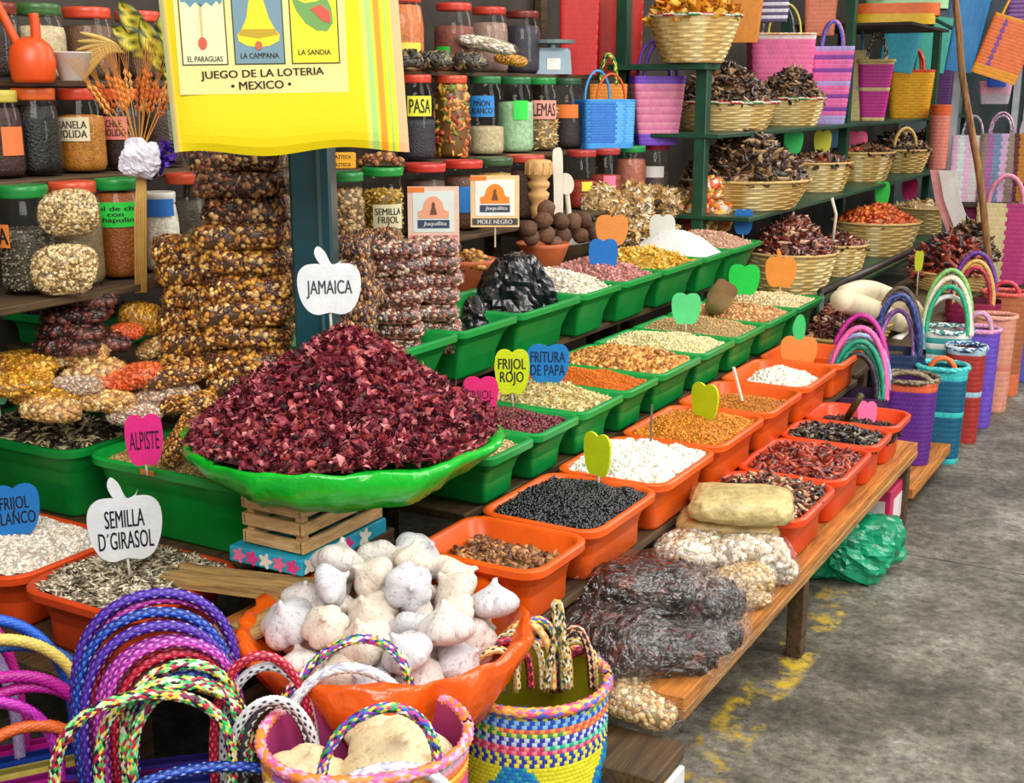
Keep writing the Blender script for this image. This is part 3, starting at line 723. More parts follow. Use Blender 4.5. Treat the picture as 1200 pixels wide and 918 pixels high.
# second tier, green
row(-1.41, -1.825, .67, .53, [
 (2.36, 2.585, .645, 'split_lentils', 'beige split grains in the nearest small green tub', 'grain', 'green tub of beige grains against the hibiscus bowl', (1100, 'grain', .006, '#d9c08a #c9ad74 #e6d2a2'), dict(dome=.02)),
 (2.595, 2.835, .648, 'red_beans', 'small dark red beans in a green tub', 'beans', 'green tub of dark red beans with orange price sticker', (1500, 'bean', .0066, '#5d1420 #74202c #4a0e18 #8a3038'), dict(dome=.028, rough=.3, coat=.3, sticker=(.1, 0))),
 (2.845, 3.115, .65, 'potato_puffs', 'pale cream uncooked snack pieces in a green tub', 'snacks', 'green tub of cream snack pieces below the blue apple sign', (1150, 'flake', .0095, '#efdca0 #e6cf8e #f6e8ba #dcc47e'), dict(dome=.035, lump=.006)),
 (3.125, 3.365, .65, 'orange_powder', 'bright orange ground chile powder in a green tub', 'spice', 'green tub of bright orange powder', (2600, 'grain', .0045, '#e07208 #cf6004 #ea8212 #d86a06'), dict(dome=.03, rough=.8)),
 (3.375, 3.715, .65, 'spiced_peanuts', 'heap of caramel-coloured spiced peanuts in a green tub', 'nuts', 'green tub of caramel spiced peanuts', (1250, 'nut', .0105, '#c9862e #e0a24a #a8641c #efbc6c #8c4e14 #d99040'), dict(dome=.04, coat=.2)),
 (3.725, 4.035, .65, 'sesame_seeds', 'pale yellow sesame seeds in a green tub', 'seeds', 'green tub of pale yellow seeds with a mint apple sign', (1500, 'grain', .007, '#efe0a4 #e4d08c #f6ebbe'), dict(dome=.035)),
 (4.045, 4.365, .65, 'ground_grain', 'light brown ground grain in a green tub', 'grain', 'green tub of light brown ground grain', (1500, 'grain', .006, '#c9a468 #b8905a #d9b884'), dict(dome=.04, rough=.8)),
 (4.375, 4.745, .65, 'shelled_peanuts', 'tan shelled peanuts in a green tub', 'nuts', 'green tub of tan shelled peanuts with a scoop', (1000, 'bean', .009, '#d9a468 #c98a4e #e8bc86 #b87a42'), dict(dome=.04)),
 (4.755, 5.11, .65, 'pale_peanuts', 'pale blanched peanuts in the last green tub', 'nuts', 'last green tub of the middle row with pale peanuts', (900, 'bean', .009, '#e8cf9c #dcbf88 #f2deb4'), dict(dome=.03)),
], GREEN, 2, rad=.03, taper=.045)
# third tier, green
row(-1.80, -2.2, .85, .69, [
 (2.47, 2.855, .81, None, None, None, 'green tub stacked with small nut bar packets', None, {}),
 (2.865, 3.19, .81, None, None, None, 'green tub holding the nearer black plastic sack', None, {}),
 (3.20, 3.615, .81, None, None, None, 'green tub holding the farther black plastic sack', None, {}),
 (3.625, 3.935, .83, 'pumpkin_seeds', 'heap of white pumpkin seeds in a green tub', 'seeds', 'green tub of white pumpkin seeds', (1100, 'flat', .0105, '#f0e6d2 #e2d4ba #fff8e8 #d6c6a8'), dict(dome=.06, lump=.006)),
 (3.945, 4.295, .83, 'pink_peanuts', 'pinkish red-skinned peanuts in a green tub', 'nuts', 'green tub of pink peanuts below the blue apple sign', (900, 'bean', .0095, '#c98a80 #b8766c #d8a096 #a8645c'), dict(dome=.06)),
 (4.305, 4.715, .83, 'yellow_chips', 'golden yellow chips heaped in a green tub', 'snacks', 'green tub of golden yellow chips', (600, 'flake', .014, '#eec24a #e4b238 #f6d46c'), dict(dome=.06)),
 (4.725, 5.045, .83, 'white_flour', 'smooth white flour mound in a green tub', 'flour', 'green tub of white flour', (600, 'grain', .004, '#f6f3ee #efebe4'), dict(dome=.1, under=.95, rough=.9, lump=.001)),
 (5.055, 5.445, .83, 'pink_grain', 'pinkish tan grain heaped in the last upper green tub', 'grain', 'last green tub of the upper row with pinkish grain', (900, 'grain', .008, '#d8a888 #c8947a #e6bc9e'), dict(dome=.06)),
], GREEN, 3, rad=.03, taper=.055)
# low row on the bench, deeper red orange
RED = '#ee4a16'
row(-.845, -1.17, .425, .28, [
 (2.96, 3.335, .40, 'mixed_chiles', 'mixed dark dried chiles and pale seeds in a red-orange tub', 'chiles', 'red-orange tub of mixed dark chiles on the bench, nearest', (520, 'pod', .021, '#2a1410 #40201a #6a2c1c #1c0e0c #c9a27a #8a4a2c'), dict(dome=.05, tilt=.5, coat=.3, rough=.35, extra=[(160, 'nut', .009, '#d8b890 #e8d0b0 #b08860')])),
 (3.35, 3.745, .395, 'red_chiles', 'brick red dried chile pods in a red-orange tub on the bench', 'chiles', 'red-orange tub of brick red chiles, second on the bench', (520, 'pod', .021, '#8a2a1a #a23a22 #6a1c12 #b85030 #5a1810'), dict(dome=.04, tilt=.5, coat=.3, rough=.35)),
 (3.755, 4.01, .395, 'black_chiles', 'black wrinkled dried chiles in a red-orange tub on the bench', 'chiles', 'red-orange tub of black chiles, third on the bench', (460, 'pod', .02, '#16120f #241c17 #0e0b0a #3c342c #8a7c68'), dict(dome=.03, tilt=.5, coat=.3, rough=.35)),
 (4.02, 4.29, .36, 'dark_chiles', 'few dark chiles low in the farthest red-orange tub', 'chiles', 'red-orange tub with pink scoop, farthest on the bench', (200, 'pod', .02, '#2a1814 #3c241c #1a100e'), dict(dome=.02, tilt=.5)),
], RED, 0, rad=.06)
# near corner
tub(-2.10, -1.755, 1.56, 1.90, .36, .50, '#d9481a', 'deep orange tub of striped sunflower seeds at the near corner', rad=.07)
fill(-2.10, -1.755, 1.56, 1.90, .487, 'sunflower_seeds', 'striped grey and white sunflower seeds heaped in the near tub', 'seeds', 2500, 'seed', .0145, '#d8ccb0 #eee2c4 #94866c #3c3428 #c8b898 #5c5140 #f6ecd2 #b0a284', dome=.035, tilt=.4)
tub(-2.62, -2.12, 1.57, 1.91, .36, .50, '#e8501a', 'orange tub of white beans at the left edge', rad=.07)
fill(-2.62, -2.12, 1.57, 1.91, .485, 'white_beans', 'small white beans in the orange tub at the left edge', 'beans', 3200, 'bean', .0058, '#f2e8da #e6d8c6 #fff8ec #d8c8b4', dome=.03)
tub(-2.31, -1.79, 1.935, 2.245, .475, .66, '#0aa53c', 'bright green tub of birdseed with the pink apple sign', rad=.075, taper=.03, sticker=(-.03, 0))
fill(-2.31, -1.79, 1.935, 2.245, .636, 'birdseed', 'fine tan birdseed in the bright green tub', 'seeds', 3400, 'grain', .0044, '#c9a05c #b88c48 #dab878 #a07838', dome=.015, extra=[(900, 'grain', .004, '#6a6050 #8a8070')], inset=.03)
tub(-2.84, -2.33, 1.925, 2.235, .475, .66, '#0b9038', 'green tub of black and cream seeds left of the birdseed', rad=.06, taper=.03, sticker=(-.12, 0))
fill(-2.84, -2.33, 1.925, 2.235, .632, 'melon_seeds', 'black and cream striped large seeds in the left green tub', 'seeds', 1000, 'seed', .021, '#1c1814 #f6e4b4 #2a231c #eed8a0 #14110e #f0dca8 #3a3026', dome=.035, tilt=.45)
# ================================================================== PRICE SIGNS
sign(147, 620, 84, 78, -1.87, '#e6eaec', 'large white apple sign reading SEMILLA D´GIRASOL', 'SEMILLA\nD´GIRASOL', stick=686, leaf=1.0, th=.62, tw=.74)
sign(386, 339, 74, 60, -1.66, '#eef0f3', 'white apple sign on the hibiscus heap with faded JAMAICA lettering', 'JAMAICA', tcol='#4a4a52', stick=402, leaf=1.1, th=.36, tw=.72)
sign(169, 516, 43, 62, -1.98, '#ec2c8c', 'bright pink apple sign reading ALPISTE in the birdseed', 'ALPISTE', stick=560, th=.36, tw=.78, tcol='#5c1440')
sign(17, 598, 56, 62, -2.3, '#1f7fd0', 'blue apple sign reading FRIJOL BLANCO at the left edge', 'FRIJOL\nBLANCO', stick=650, th=.55, tw=.8)
sign(-4, 455, 26, 40, -2.5, '#7fe6b0', 'mint apple sign cut off by the left picture edge', stick=490)
sign(563, 464, 42, 46, -1.6, '#ee2a80', 'hot pink apple sign reading FRIJOL beside the hibiscus', 'FRIJOL', tcol='#7c1048', stick=500, th=.3, tw=.74)
sign(600, 436, 41, 54, -1.6, '#d8ea1c', 'yellow-green apple sign reading FRIJOL ROJO', 'FRIJOL\nROJO', stick=478, th=.6, tw=.8)
sign(642, 426, 50, 46, -1.6, '#1b84cf', 'blue apple sign reading FRITURA DE PAPA', 'FRITURA\nDE PAPA', stick=458, th=.62, tw=.82, tcol='#0c2c5c')
sign(700, 533, 42, 52, -1.27, '#d6e81e', 'yellow apple sign turned sideways in the black beans', stick=574, turn=-.75)
sign(826, 471, 40, 44, -1.27, '#d6e81e', 'yellow apple sign in the golden orange crumbs', stick=500, turn=-.7)
sign(804, 362, 34, 37, -1.58, '#5fe08e', 'mint green apple sign standing in the pale yellow seeds', stick=388)
sign(872, 328, 36, 36, -1.6, '#18d84c', 'vivid green apple sign over the tan peanuts', stick=352)
sign(915, 319, 36, 36, -1.6, '#f49a3c', 'orange apple sign over the pale peanuts', stick=345, leaf=.8)
sign(707, 300, 34, 40, -1.95, '#1b78d0', 'blue apple sign between the white pumpkin seeds and pink peanuts', stick=325)
sign(717, 270, 38, 36, -2.1, '#f39c4a', 'orange apple sign above the yellow chips next to the brown balls', stick=296)
sign(776, 270, 30, 37, -2.1, '#e4e4d8', 'white apple sign in front of the dried mushrooms', stick=296)
sign(871, 260, 22, 30, -2.0, '#1272c4', 'small blue apple sign beside the orange packets', stick=285)
sign(936, 412, 42, 36, -1.3, '#f49c4c', 'orange apple sign with green leaf above the white mound', leafcol='#3ccf74', stick=440)
sign(930, 166, 22, 28, -2.2, '#38d86a', 'small green apple sign hanging below the striped pink bag', stick=190)
sign(964, 167, 20, 28, -2.2, '#e6e63c', 'small yellow apple sign between the green and blue ones', stick=192)
sign(982, 166, 18, 24, -2.3, '#7ab8ea', 'small pale blue apple sign behind the yellow one', stick=190)
sign(1003, 168, 26, 28, -2.2, '#f0608c', 'small rose pink apple sign above the straw baskets', stick=192)
sign(1034, 227, 17, 28, -1.95, '#2ee04a', 'narrow green apple sign above the orange chiles basket', stick=255)
sign(1066, 222, 18, 26, -2.1, '#ee2c7c', 'narrow hot pink apple sign at the far baskets', stick=246)
sign(1077, 306, 10, 24, -1.4, '#d8e030', 'thin yellow sign seen edge on among the far red chiles', stick=352)
sign(1016, 486, 22, 32, -1.0, '#f2609a', 'pink apple sign lying against the farthest bench tub', stick=510, lean=-.4)

# ================================================================== JARS, left section
X1, X2, X3 = -2.49, -2.65, -2.82
SEEDS = '#8a7d66 #6d614e #a69a80 #524839'
jar(-6, X3, 1.535, .21, .07, '#7a2a1c', '#2c1c14', 'jar of dark goods cut off at the top left corner', .8)
jar(46, X3, 1.535, .215, .072, '#3c6a34', '#d8c49a', 'green-lidded jar of cream goods on the top left shelf', .75)
jar(104, X3, 1.535, .215, .075, '#d4482a', '#6a4a34', 'red-lidded jar of brown goods on the top left shelf', .8)
jar(163, X3, 1.535, .215, .075, '#d4482a', '#4a3426', 'red-lidded jar behind the variegated leaf', .8)
jar(212, X3, 1.535, .215, .075, '#2c5a3a', '#5a4030', 'dark green-lidded jar beside the yellow tote', .8)
jar(-2, X2, 1.295, .23, .06, '#c8b84a', '#3a1a14', 'yellow-lidded jar with orange label at the left edge', .85, ('#e8773c', None, 1.0, .25, .55, .6))
jar(42, X2, 1.295, .235, .062, '#e8682a', '#14100e', 'orange-lidded jar of nearly black seeds below the orange squeezer', .85, ('#d8c84c', None, .45, .3, .62, -1.0), rough=.35)
jar(95, X2, 1.295, .235, .063, '#d8482a', '#c07a1c', 'red-lidded jar of golden ground cinnamon labelled CANELA MOLIDA', .72, ('#efe2bc', 'CANELA\nMOLIDA', 1.5, .36, .62, -.42))
jar(141, X2, 1.295, .235, .06, '#d8582e', '#2a1610', 'red-lidded jar of dark powder with pink label', .8, ('#ee8a78', 'CHILE\nMOLIDO', 1.2, .36, .62, -.3), rough=.6)
jar(188, X2, 1.295, .235, .06, '#b84a2a', '#3a2418', 'jar of dark goods behind the purple dried flower', .8)
jar(31, X1, 1.03, .275, .068, '#1d8a3c', SEEDS, 'green-lidded jar of grey seeds with orange label at left', .62, ('#ee8a3a', 'A', .55, .42, .62, -.85), pieces=('grain', .006, 500))
jar(89, X1, 1.03, .275, .066, '#d8502e', '#8a7450', 'red-lidded jar behind the stacked bags of oats', .7)
jar(139, X1, 1.03, .275, .062, '#1f9a40', '#a2561c', 'jar of orange-brown chile salt with green handwritten label', .9, ('#2ee04a', 'Sal de chi\ncon\nchapulin', 2.0, .5, .73, -.1), rough=.35)
jar(187, X1, 1.03, .23, .055, '#d8d4c8', '#e4dccb', 'jar of white goods with blue label behind the wheat stems', .9, ('#1c6cc0', None, 1.6, .66, .86, 0))
jar(222, X1, 1.03, .275, .068, '#c84a2c', '#3c3020', 'red-lidded jar left of the tall nut stack', .75)
# right section
Q1, Q2, Q3 = -2.49, -2.65, -2.82
jar(403, Q1, 1.0, .27, .068, '#23843a', '#b08a58 #8a6238 #c8a878', 'green-lidded jar of tan pieces right beside the teal post', .8, neck=.92, pieces=('nut', .012, 160))
jar(449, Q1, 1.0, .275, .072, '#1f9038', '#d8a83c #c08a28 #e8c468', 'green-lidded jar of yellow pieces labelled SEMILLA', .72, ('#efe6bc', 'SEMILLA\nFRIJOL', 1.5, .2, .5, .25), neck=.92, pieces=('pod', .014, 160))
jar(499, Q1, 1.0, .275, .075, '#cf3a30', '#4a3022', 'red-lidded jar behind the MOLE ROJO card', .8, neck=.92)
jar(543, Q1, 1.0, .275, .075, '#cf3a30', '#6a4630', 'red-lidded jar between the two mole cards', .8, ('#2a86d8', None, 1.2, .25, .6, .3), neck=.92)
jar(579, Q1, 1.0, .275, .075, '#3c5a38', '#c89a48', 'dark green-lidded jar behind the MOLE NEGRO card', .8, neck=.92)
jar(616, Q1, 1.0, .275, .078, '#c84638', '#5a3a2c', 'red-lidded jar left of the wooden whisk', .8, neck=.92)
jar(681, Q1, 1.0, .275, .072, '#b83a34', '#a0321c', 'red-lidded jar of red sauce with small yellow label', .5, ('#eee23c', None, .7, .3, .45, .4), neck=.85, rough=.3)
jar(709, Q1, 1.0, .275, .075, '#b83a34', '#a8402c', 'red-lidded jar with pink label behind the dried mushrooms', .55, ('#f07ca0', None, .8, .2, .5, .3), neck=.85, rough=.3)
jar(738, Q1, 1.0, .275, .08, '#1f9a4a', '#b86a52', 'green-lidded jar of reddish paste below the blue mesh bag', .8, neck=.85, rough=.3)
jar(767, Q1, 1.0, .275, .08, '#c02a4a', '#5a4c48', 'magenta-lidded jar with white label below the purple bag', .5, ('#e8e4da', None, 1.2, .35, .55, 0), neck=.85)
jar(487, Q2, 1.255, .33, .074, '#d8442e', '#2a2430', 'tall red-lidded jar labelled PASA beside the yellow tote', .5, ('#e6ea38', 'PASA', 1.3, .5, .72, .25), neck=.76)
jar(529, Q2, 1.255, .33, .076, '#d8522e', '#d8742a #c89a3c #7a8a2c #e8a450 #a83c20', 'tall red-lidded jar of orange and green dried fruit', .9, neck=.76, pieces=('flat', .024, 110))
jar(569, Q2, 1.255, .33, .078, '#2c7a44', '#c8b890', 'tall green-lidded jar labelled PIÑON BLANCO in blue', .38, ('#2c8ede', 'PIÑON\nBLANCO', 1.3, .47, .72, -.2), neck=.76)
jar(604, Q2, 1.255, .33, .08, '#2c7a44', '#a8d0a0', 'tall jar of pale green sweets', .7, ('#2edc4c', None, .8, .42, .66, .3), neck=.76)
jar(634, Q2, 1.255, .33, .08, '#1f9440', '#d8b878 #c8a060 #e8d0a0', 'tall green-lidded jar of pasta with pink label LEMAS', .6, ('#f0a090', 'LEMAS', 1.5, .42, .66, .2), neck=.76, pieces=('longpod', .02, 130))
jar(664, Q2, 1.255, .33, .08, '#2a5a3a', '#2a1c1c', 'tall dark jar with orange label beside the blue mesh bag', .55, ('#ee7a2c', None, 1.4, .42, .6, 0), neck=.76)
jar(472, Q3, 1.585, .30, .085, '#c84a2a', '#d87a3c', 'jar of orange fruit on the top shelf right of the tote', .9, ('#e8d84c', None, 1.4, .1, .35, .2))
jar(532, Q3, 1.585, .29, .085, '#d0402c', '#8a4a38', 'red-lidded jar of reddish goods on the top shelf', .7, ('#34d048', None, .8, .1, .35, -.6))
jar(573, Q3, 1.585, .29, .085, '#c83a28', '#a08070', 'red-lidded jar behind the clear bags on the top shelf', .8)
jar(612, Q3, 1.585, .29, .085, '#7a2a20', '#3a3440', 'dark red-lidded jar on the top shelf left of the scale', .8)

# orange squeezer, white cup, dried flowers, leaf
p = P(40, 97, x=-2.6); s = ppm(p); t = thing('lemon_squeezer', 'orange plastic hand squeezer with two handles lying on a jar', 'squeezer', p, rotz=math.atan2(-p[0], p[1]))
OP = mat('#e8541a', .35, 0, 60, .06)
ob('bowl', MB().lathe([(.045, 0), (.052, .01), (.056, .05), (.05, .085), (.03, .105), (.012, .11)], 24, sx=1, sy=.8).mesh('bowl', True), OP, t)
ob('handle', MB().tube(spline([(-.03, 0, .09), (-.05, 0, .14), (-.075, 0, .20), (-.1, 0, .26)], 16), .011, 8).mesh('handle', True), OP, t)
ob('handle', MB().tube(spline([(.012, -.01, .09), (.014, -.01, .13), (.012, -.01, .165)], 12), .012, 8).mesh('handle', True), OP, t)
p = P(86, 95, x=-2.6); t = thing('white_cup', 'small white foam cup on a red jar lid', 'cup', p)
ob('wall', MB().lathe([(.026, 0), (.03, .002), (.05, .068), (.054, .07), (.05, .072), (.028, .006)], 24).mesh('cup', True), mat('#ece6dc', .6), t)
def leafy(name, label, cat, px, py, x, leaves, mcol, edge):
    p = P(px, py, x=x); t = thing(name, label, cat, p, rotz=math.atan2(-p[0], p[1]))
    pts = []
    for k, (dx, dz, ang, Ln, Wd) in enumerate(leaves):
        m = MB(); n = 9; V = []; f = []; C = []
        for i in range(n):
            u = i/(n-1); w = Wd*math.sin(math.pi*min(1, u*.95+.05))**.8
            for j in range(5):
                v = (j-2)/2; a = u*Ln; b = v*w
                V.append((dx+a*math.cos(ang)-b*math.sin(ang), -.012*abs(v)-.02*u+.004*math.sin(9*u), dz+a*math.sin(ang)+b*math.cos(ang)))
                C.append(lin(edge if abs(v) < .9 and (i+j) % 3 else mcol))
        for i in range(n-1):
            for j in range(4): f.append((i*5+j, i*5+j+1, i*5+j+6, i*5+j+5))
        m.add(V, f, np.array(C)); me = m.mesh('leaf', True); lo = ob('leaf', me, colmat(.4), t)
        lo.modifiers.new('thick', 'SOLIDIFY').thickness = .0015
    ob('stem', MB().tube([(0, .01, 0), (leaves[0][0], .006, leaves[0][1])], .003, 6).mesh('stem'), mat('#5a5a20', .6), t)
leafy('variegated_plant', 'yellow and dark green striped leaves sticking out beside the tote', 'plant', 192, 95, -2.5, [(0, .02, 1.9, .15, .03), (-.02, .06, 2.5, .13, .035), (.0, .08, 1.3, .12, .03), (.01, .0, 1.2, .09, .03), (-.04, .1, 2.1, .12, .03)], '#2c3a14', '#d8c83a')
p = P(150, 62, x=-2.62); t = thing('dried_husk', 'pale yellow dried corn husk lying across the jars', 'husk', p, rotz=math.atan2(-p[0], p[1]))
for k in range(7):
    a = 2.6+.12*k; pts = spline([(0, 0, 0), (.06*math.cos(a), -.01, .05*math.sin(a)+.005), (.14*math.cos(a), -.01+.004*k, .1*math.sin(a)-.012*k)], 14)
    ob('strip', MB().tube(pts, np.linspace(.003, .012, len(pts))*np.sin(np.linspace(.4, 3.0, len(pts))), 6).mesh('strip', True), mat('#e4c068', .6, .2, 80, .2), t)
# wheat bouquet
p = P(165, 343, x=-2.36); s = ppm(p); t = thing('wheat_bouquet', 'bouquet of dried wheat on long sticks with white flower and purple bloom', 'bouquet', p, rotz=math.atan2(-p[0], p[1]))
for k in range(6):
    x0 = -.012+.005*k; ob('stem', MB().tube([(x0, .003*(k % 3), 0), (x0+.012, .003*(k % 2), .2), (.018+.003*k, 0, .33)], .0034, 6).mesh('stem', True), mat('#d8ac5c', .6, .1, 40, .2), t)
for k in range(15):
    a = -.55+1.0*k/14+.06*math.sin(k*5); L0 = .13+.03*math.sin(k*3.1); x0, z0 = .02, .34
    dx, dz = math.sin(a), math.cos(a); b = MB(); pts = [(x0+dx*q, -.02*math.sin(k*2.2)*q*4, z0+dz*q) for q in np.linspace(0, L0, 5)]
    b.tube(pts, .0016, 5, lin('#c98a3c'))
    e = np.array(pts[-1])
    for j in range(9):
        c0 = e+np.array([dx, 0, dz])*j*.008+np.array([dz, 0, -dx])*(.005 if j % 2 else -.005)
        V = OCT[0] @ np.array([[dx*.011, 0, dz*.011], [dz*.005, 0, -dx*.005], [0, .005, 0]]); b.add(V+c0, OCT[1], lin(('#d8742a', '#e0a050', '#c8682a')[k % 3]))
    tip = e+np.array([dx, 0, dz])*.075
    for j in range(5): b.tube([tip-np.array([dx, 0, dz])*.02, tip+np.array([dx+(j-2)*.12, .02*(j-2), dz])*.07], .0006, 4, lin('#c8843a'))
    ob('wheat_ear', b.mesh('wheat_ear'), colmat(.6), t)
V, Fc = crumple(.042, .03, .042, .35, 40, 2)
ob('white_flower', mkmesh('flower', V+np.array([.02, -.02, .335]), Fc), mat('#e9e4f2', .7), t)
fp = np.array([.075, 0, .34])+rng.normal(0, .012, (60, 3))*np.array([1, .6, 1.8]); fp[:, 0] += (fp[:, 2]-.34)*.3
ob('purple_bloom', mkmesh('bloom', *cloud(fp, 'flake', .013, '#4a1ca0 #5c2cc0 #3a1484', 1.3)), colmat(.6), t)

# ================================================================== PACKETS OF NUTS
packet_meshes('nutbar', .108, .08, .031, '#c88428 #f0b040 #7a3c10 #ffd07c #4a200a #d89430 #94541a #5c2c10', 'nut', .0088, 950, .2, box=True)
packet_meshes('darknut', .108, .08, .031, '#5a2a14 #7a3e20 #d8a868 #3c180c #945830 #2c120a #b07840', 'nut', .0088, 950, .2, box=True)
packet_meshes('smallbar', .058, .05, .021, '#984c3c #b8705a #6a2c22 #d8b08c #4a1c16 #e8d0b8 #7a4030', 'nut', .007, 430, .25, stiff=True, box=True)
packet_meshes('oats', .065, .05, .05, '#d8b878 #b8945c #f0dca8 #8a6838 #e8c890', 'grain', .0078, 1300, .4)
packet_meshes('date', .078, .052, .022, '#3a1410 #5a221a #240c0a #7a3a2c', 'bean', .014, 200, .3)
packet_meshes('yellowseed', .088, .068, .028, '#e8a820 #d89010 #f8c840 #c07c10', 'grain', .009, 700, .5)
packet_meshes('orangebag', .09, .05, .028, '#f0641c #e04c10 #ff8438', 'grain', .0085, 700, .6)
packet_meshes('tanbag', .085, .055, .03, '#e8b868 #d09a48 #c08850 #a87848 #f4d898', 'nut', .0095, 480, .4)
packet_meshes('greybag', .085, .05, .03, '#c8a890 #d8c0a8 #a88a74 #ecdccc #c8986c', 'grain', .008, 800, .5)
packet_meshes('darkchile', .15, .10, .055, '#140c0a #26130f #3c1c14 #0c0808 #5a281a', 'pod', .026, 520, .4, stiff=True)
packet_meshes('beigebag', .10, .075, .04, '#d8b880 #c8a068 #e8d4a8 #b89058', 'bean', .0125, 480, .45, stiff=True)
packet_meshes('whitebag', .10, .075, .04, '#e8dcc8 #d8c8ac #c0ac88 #f2ecde', 'chunk', .011, 420, .5, stiff=True)
packet_meshes('orangesweet', .07, .06, .06, '#f0741c #f8a83c #f4e6d0 #e84a1c #ffd05c', 'chunk', .014, 170)
NB = 'nut packets stacked left of the teal post'
# tall stack against the post (11 high) and the shorter one to its left
p0 = P(288, 300, x=-2.12)
for k in range(11):
    z = .68+.033+k*.0635
    w = 1.0+.05*math.sin(k*2.1)
    packet('nutbar' if k < 8 else 'darknut', (p0[0]+.008*math.sin(k*1.7), p0[1]+.008*math.cos(k*2.3), z), 'clear packet of caramel nuts, %s in the tall stack against the teal post' % ORD[10-k], (rng.normal(0, .035), rng.normal(0, .035), .58+rng.normal(0, .08)), (w, 1, 1.02), NB, v=k)
p1 = P(222, 330, x=-2.28)
for k in range(8):
    z = .68+.03+k*.058
    packet('nutbar', (p1[0]+.01*math.sin(k*2.7), p1[1]+.01*math.cos(k*1.3), z), 'clear packet of caramel nuts, %s in the short stack by the wheat' % ORD[7-k], (rng.normal(0, .05), rng.normal(0, .05), .75+rng.normal(0, .1)), (.72, .9, .95), NB, v=k+1)
# two bags of oats in front of the jars
for k, (a, b, sc) in enumerate(((80, 250, 1.02), (76, 315, 1.12))):
    p = P(a, b, x=-2.36); packet('oats', p, ('upper' if k == 0 else 'lower')+' clear bag of oat flakes in front of the red-lidded jar', (0, 0, .7), (sc, .7, sc*1.06), 'bags of oat flakes')
# dark date packets and the loose pile of small bags over the seed tubs
for k, (a, b, r) in enumerate(((98, 349, .1), (90, 369, -.05), (84, 388, .05), (78, 405, 0), (116, 396, .2))):
    p = P(a, b, x=-2.42); packet('date', p, 'packet of dark dates, %s in the dark pile by the oat bags' % ORD[k], (0, r, .62), (1.0, 1, .95), 'packets of dates')
PILE = [('yellowseed', 26, 425, -2.5, .0, 1.0, 'golden seed packet on top of the pile at the left edge'), ('yellowseed', 22, 447, -2.46, -.1, 1.0, 'golden seed packet second in the pile at the left edge'), ('yellowseed', 55, 462, -2.42, .15, .95, 'golden seed packet lowest in the pile at the left'),
        ('tanbag', 92, 415, -2.42, -.15, .95, 'tan peanut packet below the dark dates'), ('tanbag', 110, 437, -2.38, -.1, .9, 'tan peanut packet left of the orange packet'), ('greybag', 92, 452, -2.36, 0, .8, 'greyish seed packet left of the orange packet'), ('orangebag', 150, 443, -2.3, -.3, 1.05, 'bright orange powder packet in the pile of small bags'), ('tanbag', 188, 405, -2.36, -.35, .75, 'small nut packet leaning below the wheat stems'),
        ('greybag', 190, 468, -2.24, -.1, 1.1, 'grey-brown seed packet below the orange packet'), ('greybag', 158, 486, -2.25, .05, .8, 'pinkish seed packet touching the birdseed tub'), ('tanbag', 128, 470, -2.3, .0, .8, 'beige packet at the front of the small bag pile'), ('nutbar', 205, 440, -2.22, -.2, .72, 'nut packet at the foot of the short stack'), ('nutbar', 222, 470, -2.16, -.1, .6, 'small nut packet beside the bowl rim'), ('nutbar', 213, 512, -2.05, -1.0, .62, 'upright nut packet standing in the birdseed tub'), ('tanbag', 60, 480, -2.36, .1, .8, 'beige packet above the black and cream seeds')]
for k, (key, a, b, x, r, sc, lab) in enumerate(PILE):
    packet(key, P(a, b, x=x), lab, (.1*math.sin(k), r, .6+.2*math.sin(k*2)), (sc, sc, sc), 'small bags piled over the seed tubs')
p = P(168, 372, x=-2.4); packet('yellowseed', p, 'yellow dried fruit packet right under the wheat stems', (0, .2, .6), (.7, .7, 1.3)); p = P(150, 388, x=-2.38); packet('orangebag', p, 'small orange packet below the yellow dried fruit', (0, 0, .6), (.5, .6, .7))
tub(-3.0, -2.62, 2.26, 2.56, .80, .90, '#0b8a3a', 'green tub of black seeds under the jars at the left edge', name='green_tub')
fill(-3.0, -2.62, 2.26, 2.56, .885, 'black_seeds', 'glossy black seeds in the green tub under the jars', 'seeds', 900, 'bean', .008, '#141018 #201a22 #0c0a0e #3a3038', dome=.03, rough=.25, coat=.3)
board('riser_block', sl, -2.98, -2.64, 2.28, 2.54, .68, .80)

# nut bars and packets in the first upper green tub
BARS = [(412, 388, -1.92, .9), (412, 366, -1.93, .95), (418, 344, -1.95, .95), (408, 318, -2.0, 1.0), (405, 292, -2.02, 1.0), (440, 284, -2.05, 1.0)]
for k, (a, b, x, sc) in enumerate(BARS):
    packet('darknut', P(a, b, x=x), 'dark nut packet, %s in the pile right of the teal post' % ORD[5-k], (rng.normal(0, .06), rng.normal(0, .08), .5+rng.normal(0, .15)), (.62*sc, .7*sc, 1.0), 'dark nut packets right of the post')
for c, (cx, x, n) in enumerate(((466, -1.94, 7), (511, -1.92, 7))):
    for k in range(n):
        packet('smallbar', P(cx+3*math.sin(k*2), 406-19*k-(4*c), x=x), 'small wrapped nut bar, %s in the %s column' % (ORD[n-1-k], ('left', 'right')[c]), (rng.normal(0, .05), rng.normal(0, .05), .6+rng.normal(0, .1)), (1.12, .95, 1.02), 'wrapped nut bars in the green tub')
packet('smallbar', P(452, 300, x=-2.0), 'reddish nut bar lying across the top of the bar columns', (0, -.1, .5), (1.3, .9, 1.0)); packet('smallbar', P(495, 294, x=-1.98), 'nut bar topmost below the MOLE ROJO card', (0, .05, .5), (1.4, .9, .8))
